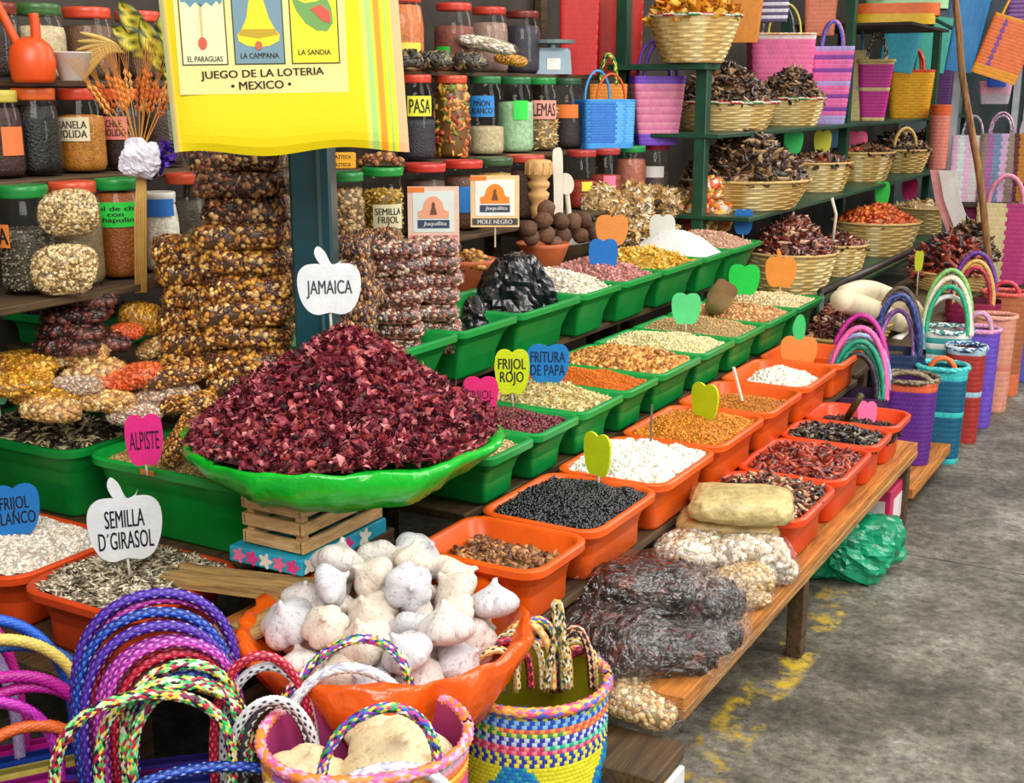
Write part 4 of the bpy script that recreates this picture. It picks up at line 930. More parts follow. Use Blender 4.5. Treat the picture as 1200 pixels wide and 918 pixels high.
# cinnamon-brown nut clusters sitting behind, black sacks
BK = mat('#15161b', .22, .4, 30, .2, 10, spec=.7, coat=.3)
for a, b, w, h, x, lab, sd in ((556, 378, 40, 50, -1.98, 'nearer crumpled black plastic sack in a green tub', 3), (605, 345, 85, 84, -2.02, 'farther crumpled black plastic sack in a green tub', 8)):
    p = P(a, b, x=x); s = ppm(p); V, Fc = crumple(w/s/2, .12, h/s/2, .28, 13, sd, 34, 28)
    V[:, 0] *= 1-.35*np.clip(V[:, 2]/(h/s/2), -1, 1)
    ob0 = ob('plastic_sack', mkmesh('sack', V, Fc), BK, None, p, rotz=.6); tag(ob0, lab, 'sack')
# AZTECA boxes, loose nuts
for k, (yy) in enumerate((192, 183)):
    p = P(398, yy+5, x=-2.42); s = ppm(p); t = thing('spice_box', ('lower', 'upper')[k]+' flat yellow box lettered AZTECA on the green jar lid', 'box', p, rotz=math.atan2(-p[0], p[1])+.1)
    ob('carton', MB().box(-.048, .048, -.03, .03, 0, .024, bev=.002).mesh('carton'), mat('#e8a81c', .5), t); ob('orange_end', MB().box(-.0485, -.03, -.0305, .0305, -.0, .0245).mesh('end'), mat('#d8641c', .5), t)
    v, f = text_flat('AZTECA', .05, .011, -.0308, .008, .012); ob('lettering', mkmesh('lettering', v, f), mat('#5a2c10', .6), t)
p = P(446, 186, x=-2.52)
heap('hazelnuts', 'small heap of brown nuts above the green jar lid', 'nuts', (p[0], p[1], p[2]-.01), disc_fn(.08, .06, .03), 60, 'nut', .013, '#8a4e28 #a8683a #6a3818 #c08850', coat=.2)

# ================================================================== MOLE CARDS
def card(px, py, w, h, x, fieldc, edge, arch, text, tband, tcol, label):
    p = P(px, py, x=x); s = ppm(p); W, H = w/s, h/s
    t = thing('mole_card', label, 'price card', p, rotz=math.atan2(-p[0], p[1]))
    ob('card', MB().box(-W/2, W/2, -.003, .003, -H/2, H/2).mesh('card'), mat(edge, .5), t)
    ob('field', MB().box(-W*.40, W*.40, -.0042, -.003, -H*.28, H*.42).mesh('field'), mat(fieldc, .5, 0, 60, .04), t)
    ob('corner_tab', MB().box(-W*.5, -W*.17, -.0046, -.003, H*.4, H*.49).mesh('tab'), mat('#ee8230', .5), t)
    ar = [(-W*.3, -H*.04), (W*.3, -H*.04), (W*.3, H*.08), (W*.22, H*.1)]+[(W*.2*math.cos(q), H*.12+H*.22*math.sin(q)) for q in np.linspace(.1, math.pi-.1, 12)]+[(-W*.22, H*.1), (-W*.3, H*.08)]
    ob('arch', MB().poly(ar, -.0054, -.004).mesh('arch'), mat(arch, .5, 0, 60, .04), t)
    ob('emblem', MB().poly([(-W*.07, H*.02), (W*.07, H*.02), (W*.05, H*.1), (W*.03, H*.16), (W*.035, H*.2), (0, H*.25), (-W*.035, H*.2), (-W*.03, H*.16), (-W*.05, H*.1)], -.0062, -.005).mesh('emblem'), mat('#7a4a2c', .6), t)
    ob('band', MB().box(-W*.31, W*.31, -.0054, -.004, -H*.21, -H*.07).mesh('band'), mat('#34435c', .5), t)
    v, f = text_flat('Juquilita', W*.46, H*.09, -.0058, .03*W, -H*.14, 0, .2); ob('lettering', mkmesh('lettering', v, f), mat('#e8e4e0', .5), t)
    ob('title_band', MB().box(-W*.47, W*.47, -.0044, -.003, -H*.46, -H*.33).mesh('tb'), mat(tband, .5), t)
    v, f = text_flat(text, W*.72, H*.085, -.0052, 0, -H*.395); ob('title', mkmesh('title', v, f), mat(tcol, .5), t)
    ob('stick', MB().tube([(0, .005, 0), (0, .006, -H*.9)], .003, 6).mesh('stick'), mat('#d8c8a8', .6), t)
card(508, 253, 60, 68, -2.25, '#dfe8e2', '#f2c9b4', '#f2a888', 'MOLE ROJO', '#f08a96', '#fbe0e4', 'square card reading MOLE ROJO with peach arch emblem')
card(580, 236, 57, 60, -2.3, '#eef0ea', '#f2cf98', '#f08c28', 'MOLE NEGRO', '#4a4640', '#f4f0ea', 'square card reading MOLE NEGRO with orange arch emblem')
# ================================================================== HIBISCUS BOWL ON ITS CRATE
bc = np.array([-1.62, 2.08])
def lined_bowl(name, label, c, R, zb, zr, col, base=.62, wr=.02, seed=0, droop=0, dang=0):
    n = 96; prof = [(R*base*.9, 0), (R*base, .008), (R*.86, (zr-zb)*.45), (R*1.0, (zr-zb)*.86), (R*1.035, (zr-zb)*1.0), (R*1.01, (zr-zb)*1.08), (R*.96, (zr-zb)*1.02), (R*.8, (zr-zb)*.5), (R*.5, (zr-zb)*.25)]
    V = []; f = []
    for i, (r, z) in enumerate(prof):
        for k in range(n):
            a = 2*math.pi*k/n; w = 1+wr*(nz(3*math.cos(a)+seed, 3*math.sin(a), i*.55)+.9*(abs(nz(8*math.cos(a)+seed, 8*math.sin(a), i*.3))-.25)+.7*(abs(nz(17*math.cos(a)+seed, 17*math.sin(a), i*.8))-.2))*(1 if i in (2, 3, 4, 5) else .35)
            zz = z+(.012*nz(5*math.cos(a), 5*math.sin(a)+seed, 3) if i > 1 else 0)
            if droop and i in (2, 3): zz -= droop*max(0, math.cos(a-dang))**3
            V.append((r*w*math.cos(a), r*w*math.sin(a), zz))
    for i in range(len(prof)-1):
        for k in range(n): f.append((i*n+k, i*n+(k+1) % n, (i+1)*n+(k+1) % n, (i+1)*n+k))
    f += [tuple(range(n))[::-1], tuple(range((len(prof)-1)*n, len(prof)*n))]
    o = ob(name, mkmesh(name, V, f, smooth=True), mat(col, .2, .9, 18, .14, 8, coat=.25, spec=.6, transl=.2), None, (c[0], c[1], zb)); return tag(o, label, 'bowl')
lined_bowl('lined_bowl', 'big round bowl lined with shiny green plastic holding hibiscus', bc, .338, .676, .775, '#0cc02c', .5, .05, 1.7, droop=.035, dang=-1.0)
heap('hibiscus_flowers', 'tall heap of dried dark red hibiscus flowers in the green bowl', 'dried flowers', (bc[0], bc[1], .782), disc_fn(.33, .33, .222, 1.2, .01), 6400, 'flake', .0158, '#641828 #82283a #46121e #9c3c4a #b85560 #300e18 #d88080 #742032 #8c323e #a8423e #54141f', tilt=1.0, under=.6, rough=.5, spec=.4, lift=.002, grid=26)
ct = thing('slatted_crate', 'small raw wooden slatted crate under the hibiscus bowl', 'crate', (-1.655, 2.01, .562))
CW = wood('#ecc48a', '#b88a52', (6, 6, 40))
for k in range(3):
    z = .004+k*.039
    for y in (-.135, .135): ob('slat', MB().box(-.078, .078, y-.005, y+.005, z, z+.028, bev=.0015).mesh('slat'), CW, ct)
    for x in (-.078, .078): ob('slat', MB().box(x-.005, x+.005, -.14, .14, z, z+.028, bev=.0015).mesh('slat'), CW, ct)
for x in (-.066, .066):
    for y in (-.122, .122): ob('corner_post', MB().box(x-.009, x+.009, y-.009, y+.009, 0, .112).mesh('post'), CW, ct)
fb = thing('floral_carton', 'flat turquoise carton with pink flowers under the crate', 'box', (-1.665, 2.005, .525), rotz=.02)
ob('carton', MB().box(-.098, .098, -.155, .155, 0, .036, bev=.003).mesh('carton'), mat('#1fa6c4', .5, .05, 40, .25, 14), fb)
for k in range(9):
    side = k % 2; q = -.07+.036*(k//2); cc = ('#f0709c', '#f2e8d8', '#e83c8c')[k % 3]; b = MB(); Rr = .014+.004*(k % 2)
    pts = [(Rr*(1+.35*math.cos(5*a))*math.cos(a), Rr*(1+.35*math.cos(5*a))*math.sin(a)) for a in np.linspace(0, 2*math.pi, 30, endpoint=False)]
    pts = [(x, min(.017, max(-.017, z))) for x, z in pts]
    b.poly(pts, -.0008, .0008); me = b.mesh('flower'); o = ob('printed_flower', me, mat(cc, .5), fb, (q, -.1555, .018) if side == 0 else (.0985, q*1.8, .018), 0 if side == 0 else math.pi/2)
# planks resting on the tub and basin rims
def plank(name, label, a, b, w, th, m, group=None, side=0):
    a, b = np.array(a), np.array(b); L = np.linalg.norm(b-a); d = (b-a)/L
    n = 10; loops = []
    for i in range(n+1):
        t = i/n; h = th/2*(1+.12*nz(t*6, w*30, 1)); ww = w/2*(1+.06*nz(t*5, 3, 2))
        loops.append([(t*L, -ww, -h), (t*L, ww, -h), (t*L, ww+.002, h), (t*L, -ww, h)])
    o = ob(name, MB().loft(loops).mesh(name), m, None, a); o.rotation_euler = (0, -math.asin(d[2]), math.atan2(d[1], d[0])); return tag(o, label, 'plank', group)
RW = wood('#c09a5e', '#6a4e2c', (3, 30, 30))
plank('wood_plank', 'weathered plank lying across the sunflower tub below the carton', (-1.84, 1.755, .511), (-1.44, 1.845, .512), .085, .022, RW)
plank('wood_plank', 'short weathered plank sloping under the longer one by the garlic', P(283, 742, z=.488), P(385, 697, z=.5), .075, .012, RW)
cs = thing('crate_support', 'rough wooden blocks propping the basin and bowl near the corner', 'support', (0, 0, 0))
board('block', cs, -1.755, -1.575, 1.93, 2.2, .0, .524, WDK)
board('shelf_board', cs, -1.56, -1.27, 1.56, 2.03, .335, .357, WDK)
for x in (-1.53, -1.30):
    for y in (1.62, 1.99): board('leg', cs, x-.02, x+.02, y-.02, y+.02, 0, .335, WDK)
board('splintered_block', cs, -1.70, -1.58, 1.60, 1.92, .36, .44, WOR)
packet('darknut', (-1.66, 1.75, .335+.13), 'x', (0, 0, .3), (.4, .4, .5)) if False else None

# ================================================================== GARLIC BASIN
gc = np.array([-1.31, 1.795])
lined_bowl('lined_basin', 'round basin lined with orange plastic full of garlic', gc, .275, .357, .50, '#f4620c', .5, .07, 5.1, droop=.075, dang=-.75)
GZ, GR = [0, .04, .14, .32, .54, .76, .92, 1.05, 1.15, 1.24, 1.33, 1.42], [.25, .55, .82, .98, 1.0, .9, .7, .45, .26, .17, .12, .10]
def garlic_mesh(seed, n=36, m=18):
    V = []; f = []
    for i in range(m+1):
        t = i/m; z = t*1.42; r = float(np.interp(z, GZ, GR)); sw = math.sin(math.pi*min(1, z/1.1))**.8 if z < 1.1 else 0
        for k in range(n):
            a = 2*math.pi*k/n; lob = 1+sw*(.22*abs(math.cos(a*3+seed+.25*math.sin(2*a+seed)))**.6-.1)+.04*nz(2*math.cos(a)+seed, 2*math.sin(a), t*3)
            V.append((r*lob*math.cos(a)+.5*max(0, z-.95)*math.sin(seed*3), r*lob*math.sin(a)+.3*max(0, z-.95)*math.cos(seed*2), z*1.22-.6))
    for i in range(m):
        for k in range(n): f.append((i*n+k, i*n+(k+1) % n, (i+1)*n+(k+1) % n, (i+1)*n+k))
    f += [tuple(range(n))[::-1], tuple(range(m*n, m*n+n))]
    return np.array(V), f
def garlic_mat(base, streak):
    m = bpy.data.materials.new('mat_garlic'); m.use_nodes = True; nt = m.node_tree; N = nt.nodes; L = nt.links; b = N['Principled BSDF']; b.inputs['Roughness'].default_value = .5
    tc = N.new('ShaderNodeTexCoord'); mp = N.new('ShaderNodeMapping'); mp.inputs['Scale'].default_value = (2.2, 2.2, .3); L.new(tc.outputs['Object'], mp.inputs[0])
    n = N.new('ShaderNodeTexNoise'); n.inputs['Scale'].default_value = 3.2; n.inputs['Detail'].default_value = 7; n.inputs['Roughness'].default_value = .65; L.new(mp.outputs[0], n.inputs[0])
    r = N.new('ShaderNodeValToRGB'); r.color_ramp.elements[0].position = .28; r.color_ramp.elements[1].position = .47; r.color_ramp.elements[0].color = lin(streak)+(1,); r.color_ramp.elements[1].color = lin(base)+(1,)
    L.new(n.outputs[0], r.inputs[0]); L.new(r.outputs[0], b.inputs['Base Color'])
    bp = N.new('ShaderNodeBump'); bp.inputs['Strength'].default_value = .3; bp.inputs['Distance'].default_value = .1; L.new(n.outputs[0], bp.inputs['Height']); L.new(bp.outputs[0], b.inputs['Normal']); return m
GM = [garlic_mat('#dad2cc', '#a07068'), garlic_mat('#dfd2c2', '#b88a70'), garlic_mat('#d2d0d4', '#8a7a86')]
GME = []
for k in range(3): V, f = garlic_mesh(k*1.7); me = mkmesh('garlic', V, f, smooth=True); me.materials.append(GM[k]); GME.append(me)
GB = []
for lay, (z, rmax, ox, oy) in enumerate(((.462, .225, 0, 0), (.525, .2, .0, .03), (.585, .12, -.06, .06))):
    for i in range(-4, 5):
        for j in range(-4, 5):
            x, y = .088*(i+.5*(j % 2))+.03*lay, .078*j+.02*lay
            if math.hypot(x, y) < rmax: GB.append((gc[0]+x+ox+rng.normal(0, .006), gc[1]+y+oy+rng.normal(0, .006), z+rng.normal(0, .006), lay))
GB.sort(key=lambda g: (g[3], g[1]*1.0-g[0]*.0))
rows_ = {}
for g in GB: rows_.setdefault((g[3], round((g[1]-gc[1])/.078)), []).append(g)
k = 0
for lay in range(3):
    for ri, key in enumerate(sorted(q for q in rows_ if q[0] == lay)):
        for ci, g in enumerate(sorted(rows_[key])):
            o = ob('garlic_bulb', GME[k % 3], None, None, g[:3]); sc = .046+.006*math.sin(k*2.6); o.scale = (sc, sc, sc*.95); o.rotation_euler = (rng.normal(0, .7), rng.normal(0, .7), rng.uniform(0, 6)); k += 1
            tag(o, 'garlic bulb, %s layer, %s row from the front, %s from left' % (('bottom', 'middle', 'top')[lay], ('first', 'second', 'third', 'fourth', 'fifth', 'sixth', 'seventh')[ri], ('first', 'second', 'third', 'fourth', 'fifth', 'sixth')[ci]), 'garlic', 'garlic bulbs in the orange basin')

# ================================================================== WOVEN BAGS AT THE NEAR END
MULTI = '#e8d23c #d83c7c #3c58c8 #2c2c34 #f0f0e8 #8c3cb0 #3ca85c'
# bag of big cream bulbs
RIMC = ['#f08a3c', '#f2a0b8', '#e8509c', '#f0c850', '#c8d8e8', '#d84c8c', '#e8803c', '#b06cc8']
def bag430(t, u, row):
    if t > .55: return RIMC[(row*3+int(u*7)) % len(RIMC)]
    return ('#d8d8e4', '#e0408c', '#3c6cc8')[(int(u*16)+row) % 3]
bl = P(428, 858, z=.47)
wb = woven_bag((bl[0], bl[1], 0), .34, .30, .47, bag430, 'oval woven bag with pink and orange rim holding cream bulbs', [], rim='#f08a3c #f2a0c0 #f08a3c #e86ca8 #f2b0c8', taper=.85, rows=44, r=.95, hr=.009, cols=90, ridge=.004)
def pxpath(pts, loc, rz, y=None):
    out = []
    c, s = math.cos(-rz), math.sin(-rz)
    for q in pts:
        d = q-np.array([loc[0], loc[1], 0]); out.append((d[0]*c-d[1]*s, d[0]*s+d[1]*c, d[2]))
    return out
def handle_px(t, loc, rz, pix, yoff, r, pl, pattern=None):
    """handle through points given as (pixel x, pixel y) in the upright plane yoff behind/before the bag centre"""
    nrm = np.array([-math.sin(rz), math.cos(rz), 0]); o = np.array([loc[0], loc[1], 0])+nrm*yoff; w = []
    for a, b in pix:
        rr = ray(a, b); k = ((o-CAM)@nrm)/(rr@nrm); w.append(CAM+rr*k)
    ob('handle', mkmesh('handle', *braid(spline(pxpath(w, loc, rz), 40), r, pl, 8, pattern=pattern)), colmat(.4), t)
rz = math.atan2(-bl[0], bl[1])
handle_px(wb, bl, rz, [(376, 912), (385, 880), (405, 852), (435, 834), (465, 830), (495, 846), (510, 875), (513, 905)], -.115, .0085, MULTI)
handle_px(wb, bl, rz, [(330, 845), (336, 815), (360, 785), (395, 757), (430, 749), (460, 762), (477, 790), (483, 830)], .115, .0085, MULTI)
handle_px(wb, bl, rz, [(340, 838), (350, 815), (375, 792), (405, 783), (435, 788), (462, 805), (475, 830)], .105, .0095, '#e8e8ee #d8d8e2 #f4f4f8 #b8b8c8')
handle_px(wb, bl, rz, [(395, 935), (410, 915), (440, 903), (475, 900), (505, 908), (525, 925)], -.13, .0095, '#e8e8ee #d8d8e2 #f4f4f8 #b8b8c8')
CG = garlic_mat('#ecd9ae', '#c8a468'); 
for k, (a, b, z, sc, rot, lab) in enumerate(((464, 868, .47, .088, (.35, .15, 0), 'large cream bulb at the front of the woven bag'), (360, 890, .45, .074, (.3, -.3, 2), 'large cream bulb at the left of the woven bag'), (450, 828, .47, .066, (-.2, .2, 4), 'large pale bulb at the back of the woven bag'))):
    V, f = garlic_mesh(k*2.2+.5, 40, 20); p = P(a, b, z=z); o = ob('cream_bulb', mkmesh('cream_bulb', V, f, smooth=True), CG, None, (p[0], p[1], p[2]-.05)); o.scale = (sc, sc, sc*.85); o.rotation_euler = rot; tag(o, lab, 'bulb', 'cream bulbs in the woven bag')
# tall cylinder bag
ST = [('#2c4cc0', '#e8e84c'), ('#d83c6c', '#f08c9c'), ('#2cb0a0', '#8ce8b0'), ('#3c3cb0', '#c8e0f0'), ('#3c9c5c', '#e0e060'), ('#f0a048', '#e85c5c'), ('#2c58c8', '#8cc8f0'), ('#d8d84c', '#2c8cc8')]
def bag620(t, u, row):
    if t > .7:
        a, b = ST[(row//2+int(u*2.2+row*.3)) % 8]; return a if int(u*96) % 2 else b
    if t > .66: return ('#2c3cb0', '#e8e24c')[(int(u*96)+row) % 2]
    q = abs(((u*4+.15) % 1)-.5)*2; v = abs((t*2.3 % 1)-.5)*2
    return '#e6e02c' if q+v*.55 < .8 else ('#1c78c8' if (int(u*96)+row) % 3 else '#1ca8b8')
b6 = P(622, 793, z=.365); r6 = math.atan2(-b6[0], b6[1])
w6 = woven_bag((b6[0], b6[1], 0), .308, .30, .365, bag620, 'round woven bag with blue and yellow diamonds and striped rim', [], rim='#f0a048 #e85c8c #5c6cd0 #f0b860', taper=.94, rows=40, r=.98, hr=.01, cols=96, ridge=.004)
HP = ['#e8c87c #3c2c2c #f0e0b0 #c8a45c', '#c8304c #e86c7c #5c1c2c', '#e8e4c8 #3c4c3c #c8a85c', '#f0b04c #d86c3c #f0d89c', MULTI, '#d8b06c #5c3c2c #f0d8a0', '#e8c0a0 #b85c3c #3c2420']
for k, (x0, x1, yt) in enumerate(((548, 606, 762), (556, 622, 752), (566, 636, 742), (576, 648, 732), (590, 660, 728), (604, 668, 735), (648, 694, 738), (640, 700, 752), (655, 704, 762))):
    handle_px(w6, b6, r6, [(x0, 812), (x0+5, (yt+800)/2), ((x0*2+x1)/3, yt+5), ((x0+2*x1)/3, yt), (x1-4, (yt+790)/2), (x1, 808)], -.07+.018*k, .0078, HP[k % 7], 'spiral')
handle_px(w6, b6, r6, [(640, 806), (646, 770), (652, 735), (650, 708), (656, 712), (660, 750), (664, 800)], -.05, .0075, '#e8e4c8 #3c4c3c #c8a85c')

# folded flat bags with long braided rope handles, bottom left
VIO, PNK, BLU, REDR, MIX = '#4c2ca0 #6c4cc8 #3c1c88 #a89ce0', '#c83cb0 #e87cd0 #8c2490 #f0a8e0', '#1c3cb0 #4c7ce0 #142c80 #90b0f0', '#c81c38 #e8506c #981028 #f08c9c', '#2cb85c #e8d84c #c82c4c #18202c #9cf0a0 #e8e8c8 #7c1c4c'
base = np.array([-1.50, 1.34, 0]); rzb = math.atan2(-base[0], base[1]); nrm = np.array([-math.sin(rzb), math.cos(rzb), 0]); rtv = np.array([math.cos(rzb), math.sin(rzb), 0])
FB = [('#3c2c90', [(.31, .345, 0, VIO), (.29, .33, .01, PNK)], 'folded violet bag with violet and pink rope handles, rearmost of the rope bundle'),
      ('#8c2470', [(.29, .325, -.005, BLU), (.27, .30, .01, REDR)], 'folded purple bag with blue and red rope handles in the rope bundle'),
      ('#2c3ca0', [(.275, .315, .0, VIO), (.26, .285, .015, PNK)], 'folded blue bag with violet rope handles in the middle of the bundle'),
      ('#a81c3c', [(.25, .30, .02, PNK), (.235, .275, .03, REDR)], 'folded red bag with pink and red rope handles in the bundle'),
      ('#2c7c50', [(.215, .275, .035, MIX), (.19, .25, .04, BLU)], 'folded green bag with confetti coloured rope handles'),
      ('#3c3c48', [(.20, .255, .04, MIX), (.27, .26, .02, MIX)], 'folded dark bag with confetti rope handles, second from the front'),
      ('#2436a0', [(.30, .12, .06, BLU), (.31, .26, -.03, MIX)], 'folded bag with low blue rope handle at the front of the bundle')]
for k, (c, hs, lab) in enumerate(FB):
    loc = base+nrm*(.12-.038*k)
    H = [(arc(w*.86, h, -.03, 46, .30, .004*(j*2-1), 1.34, x0+.01, .66), .0092, pl, 'spiral' if pl is not MIX else None) for j, (w, h, x0, pl) in enumerate(hs)]
    flat_bag(loc, .33, .024, .31, c, lab, H, rzb, 'folded bags with rope handles', tilt=.05)
base2 = np.array([-1.80, 1.27, 0]); rz2 = math.atan2(-base2[0], base2[1]); n2 = np.array([-math.sin(rz2), math.cos(rz2), 0])
SOL = [('#c8188c', [(.34, .36, -.12, '#c8188c #d82ca0'), (.30, .33, -.10, '#d0208c')], 'folded magenta bag with smooth magenta handles at the left edge'), ('#1c44a8', [(.32, .30, -.02, '#1c50b8 #2860c8'), (.28, .31, -.10, '#c8b0e0 #b8a0d8')], 'folded blue bag with lilac and blue handles at the left edge'),
       ('#d8c860', [(.33, .275, .0, '#e0cc6c #d8c060'), (.30, .255, .03, '#1c4c90 #245498')], 'folded pale yellow bag with navy handle near the left edge'), ('#b01c8c', [(.28, .22, .02, '#c020a0 #b0188c'), (.24, .19, .05, '#c828a0')], 'folded plum bag with magenta handles in front at the left'), ('#d86420', [(.2, .14, .05, '#e0682c'), (.26, .2, -.03, '#8c1c88 #c030b0')], 'folded orange bag with orange handle frontmost at the left')]
for k, (c, hs, lab) in enumerate(SOL):
    H = [(arc(w, h, -.03, 36, .29, .004*(j*2-1), 1.1, x0, .75), .0105, pl, 'spiral') for j, (w, h, x0, pl) in enumerate(hs)]
    flat_bag(base2+n2*(.10-.045*k), .33, .024, .30, c, lab, H, rz2, 'folded bags with rope handles')
base3 = np.array([-1.335, 1.43, 0]); rz3 = math.atan2(-base3[0], base3[1]); n3 = np.array([-math.sin(rz3), math.cos(rz3), 0])
WHT = [('#8c8c90', [(.17, .26, .02, REDR), (.16, .235, .03, '#e8e8ee #3c3c44 #c8c8d0')], 'folded grey bag with crimson and white rope handles beside the bulb bag'), ('#c8c4b0', [(.15, .20, .035, '#f0f0f4 #2c2c34 #d0d0d8'), (.12, .19, .04, '#f0f0e8 #3c3c44')], 'folded cream bag with black and white rope handles beside the bulb bag')]
for k, (c, hs, lab) in enumerate(WHT):
    H = [(arc(w, h, -.03, 36, .31, .004*(j*2-1), 1.1, x0, .75), .008, pl, 'spiral') for j, (w, h, x0, pl) in enumerate(hs)]
    flat_bag(base3+n3*(.03-.05*k), .19, .024, .32, c, lab, H, rz3, 'folded bags with rope handles')

# ================================================================== LOTERIA TOTE ON THE POST
pc0 = P(340, 178, x=-1.72); S = ppm(pc0); rt_ = math.atan2(-pc0[0], pc0[1])
tt = thing('loteria_tote', 'bright yellow tote bag printed with lottery cards hung on the teal post', 'bag', pc0, rot=(0, -.018, rt_))
W2, HT = 131/S, .42
nx, nzz = 36, 24; V = []; f = []; C = []
SC = [(0, '#d8c27c'), (.022, '#8cc84c'), (.036, '#f0d020'), (.05, '#e8a030'), (.066, '#f6e400')]
def tote_col(u):
    e = 1-abs(u)
    if u > 0:
        for lim, c in ((.05, '#e8b080'), (.075, '#f4e21c'), (.095, '#8cc86c'), (.115, '#f4e21c'), (.15, '#ee9a2c'), (.17, '#f4e21c'), (.20, '#a8d878'), (.23, '#f0e060')):
            if e < lim*1.5: return c
    else:
        for lim, c in ((.02, '#a8b878'), (.04, '#e8b078'), (.055, '#7cb850'), (.07, '#f0e040')):
            if e < lim: return c
    return '#e9d200'
for side in (-1, 1):
    for i in range(nx*3+1):
        u = i/(nx*3)*2-1
        for j in range(nzz+1):
            v = j/nzz; sag = .012*math.cos(u*5+1)*(1-v)**4
            dep = .012*(1-abs(u)**8)*(1-(2*v-1)**12 if v < .5 else 1)+.0015
            xx = u*W2*(1-.012*(1-v)**2*0+.0)-(.01*v if u < -.8 else 0)
            V.append((xx+(.016*(1-v)*u if u > 0 else 0), side*dep+.003*math.sin(u*6+v*3)*(1-abs(u))*0, v*HT-sag*.6)); C.append(lin(tote_col(u)))
n1 = (nx*3+1)*(nzz+1)
for i in range(nx*3):
    for j in range(nzz):
        a = i*(nzz+1)+j; f.append((a, a+nzz+1, a+nzz+2, a+1)); f.append((n1+a, n1+a+1, n1+a+nzz+2, n1+a+nzz+1))
ob('bag_body', mkmesh('tote', V, f, np.array(C)), colmat(.55, .4, 0, .15, 300), tt)
def L(px, py): return ((px-340)/S, (178-py)/S)
def rect(nm, x0, y0, x1, y1, ly, c, par=tt): (a, b), (d, e) = L(x0, y1), L(x1, y0); return ob(nm, MB().box(a, d, -.0138-ly*.0006, -.013, b, e).mesh(nm), mat(c, .6, 0, 60, .03), par)
def shape(nm, pts, ly, c, par=tt): return ob(nm, MB().poly([L(a, b) for a, b in pts], -.0138-ly*.0006, -.013).mesh(nm), mat(c, .6, 0, 60, .03), par)
pn = rect('printed_panel', 221, -35, 411, 111, 0, '#e6d88c')
def cardp(x0, x1, c): rect('card_border', x0, -30, x1, 79, 1, '#4a4420', pn); return rect('lottery_card', x0+1.5, -28, x1-1.5, 77.5, 2, c, pn)
c1 = cardp(226, 277, '#e6dfb0'); c2 = cardp(284, 341, '#6f8f9c'); c3 = cardp(348, 403, '#f3df2a')
shape('umbrella', [(226+x, y) for x, y in ((2, 10), (8, 0), (16, -9), (25, -12), (35, -9), (43, 0), (49, 9), (46, 13), (42, 9), (37, 15), (31, 10), (25, 16), (19, 10), (13, 16), (8, 10))], 3, '#5c8c9c', pn)
rect('umbrella_shaft', 248.5, 12, 251.5, 50, 3, '#c8b878', pn); shape('umbrella_handle', [(250+5*math.cos(a), 55+7*math.sin(a)) for a in np.linspace(0, 6.28, 14, endpoint=False)], 4, '#c85a3c', pn)
shape('bell', [(312, -6), (317, 0), (321, 12), (325, 28), (331, 40), (336, 46), (335, 53), (325, 58), (312, 60), (299, 58), (290, 53), (289, 46), (294, 40), (300, 28), (303, 12), (307, 0)], 3, '#f2d21c', pn)
shape('bell_band', [(294, 40), (331, 40), (335, 46), (312, 50), (290, 46)], 4, '#b89a18', pn); shape('bell_clapper', [(312+4*math.cos(a), 58+5*math.sin(a)) for a in np.linspace(0, 6.28, 12, endpoint=False)], 5, '#c0603c', pn)
shape('watermelon_rind', [(351, 5), (356, 20), (366, 34), (378, 42), (390, 43), (397, 34), (396, 18), (390, 4), (380, 10), (366, 12)], 3, '#6c9c50', pn)
shape('watermelon_slice', [(356, 2), (366, 9), (380, 7), (392, -4), (391, -14), (362, -14)], 4, '#e8503c', pn); shape('watermelon_cut', [(372, 18), (384, 14), (394, 22), (394, 34), (386, 32)], 5, '#e8503c', pn)
def words(w, x0, x1, y0, y1, rot=0, c='#2c2810', ly=3): (a, b), (d, e) = L(x0, y1), L(x1, y0); v, ff = text_flat(w, d-a, e-b, -.0140-ly*.0006, (a+d)/2, (b+e)/2, rot); ob('lettering', mkmesh('lettering', v, ff), mat(c, .6), pn)
words('EL PARAGUAS', 232, 271, 69, 75); words('LA CAMPANA', 291, 334, 66, 72); words('LA SANDIA', 356, 393, 63, 69); words('JUEGO DE LA LOTERIA', 245, 384, 84, 95, .02); words('• MEXICO •', 278, 346, 97, 106, .02)
for k, y in enumerate((-.02, .02)): ob('strap', MB().tube(spline([(-.12, y, HT-.02), (-.1, y, HT+.14), (0, y+.05, HT+.24), (.1, y, HT+.14), (.12, y, HT-.02)], 30), .009, 6).mesh('strap', True), mat('#e8c820', .6), tt)
hk = np.array([-1.93, 2.39, 0]); 
ob('hook', MB().tube([(0, .05, HT+.24), (.03, .3, HT+.25), (.03, .42, HT+.24)], .006, 6).mesh('hook'), mat('#2c2c2c', .4, metal=.8), tt)

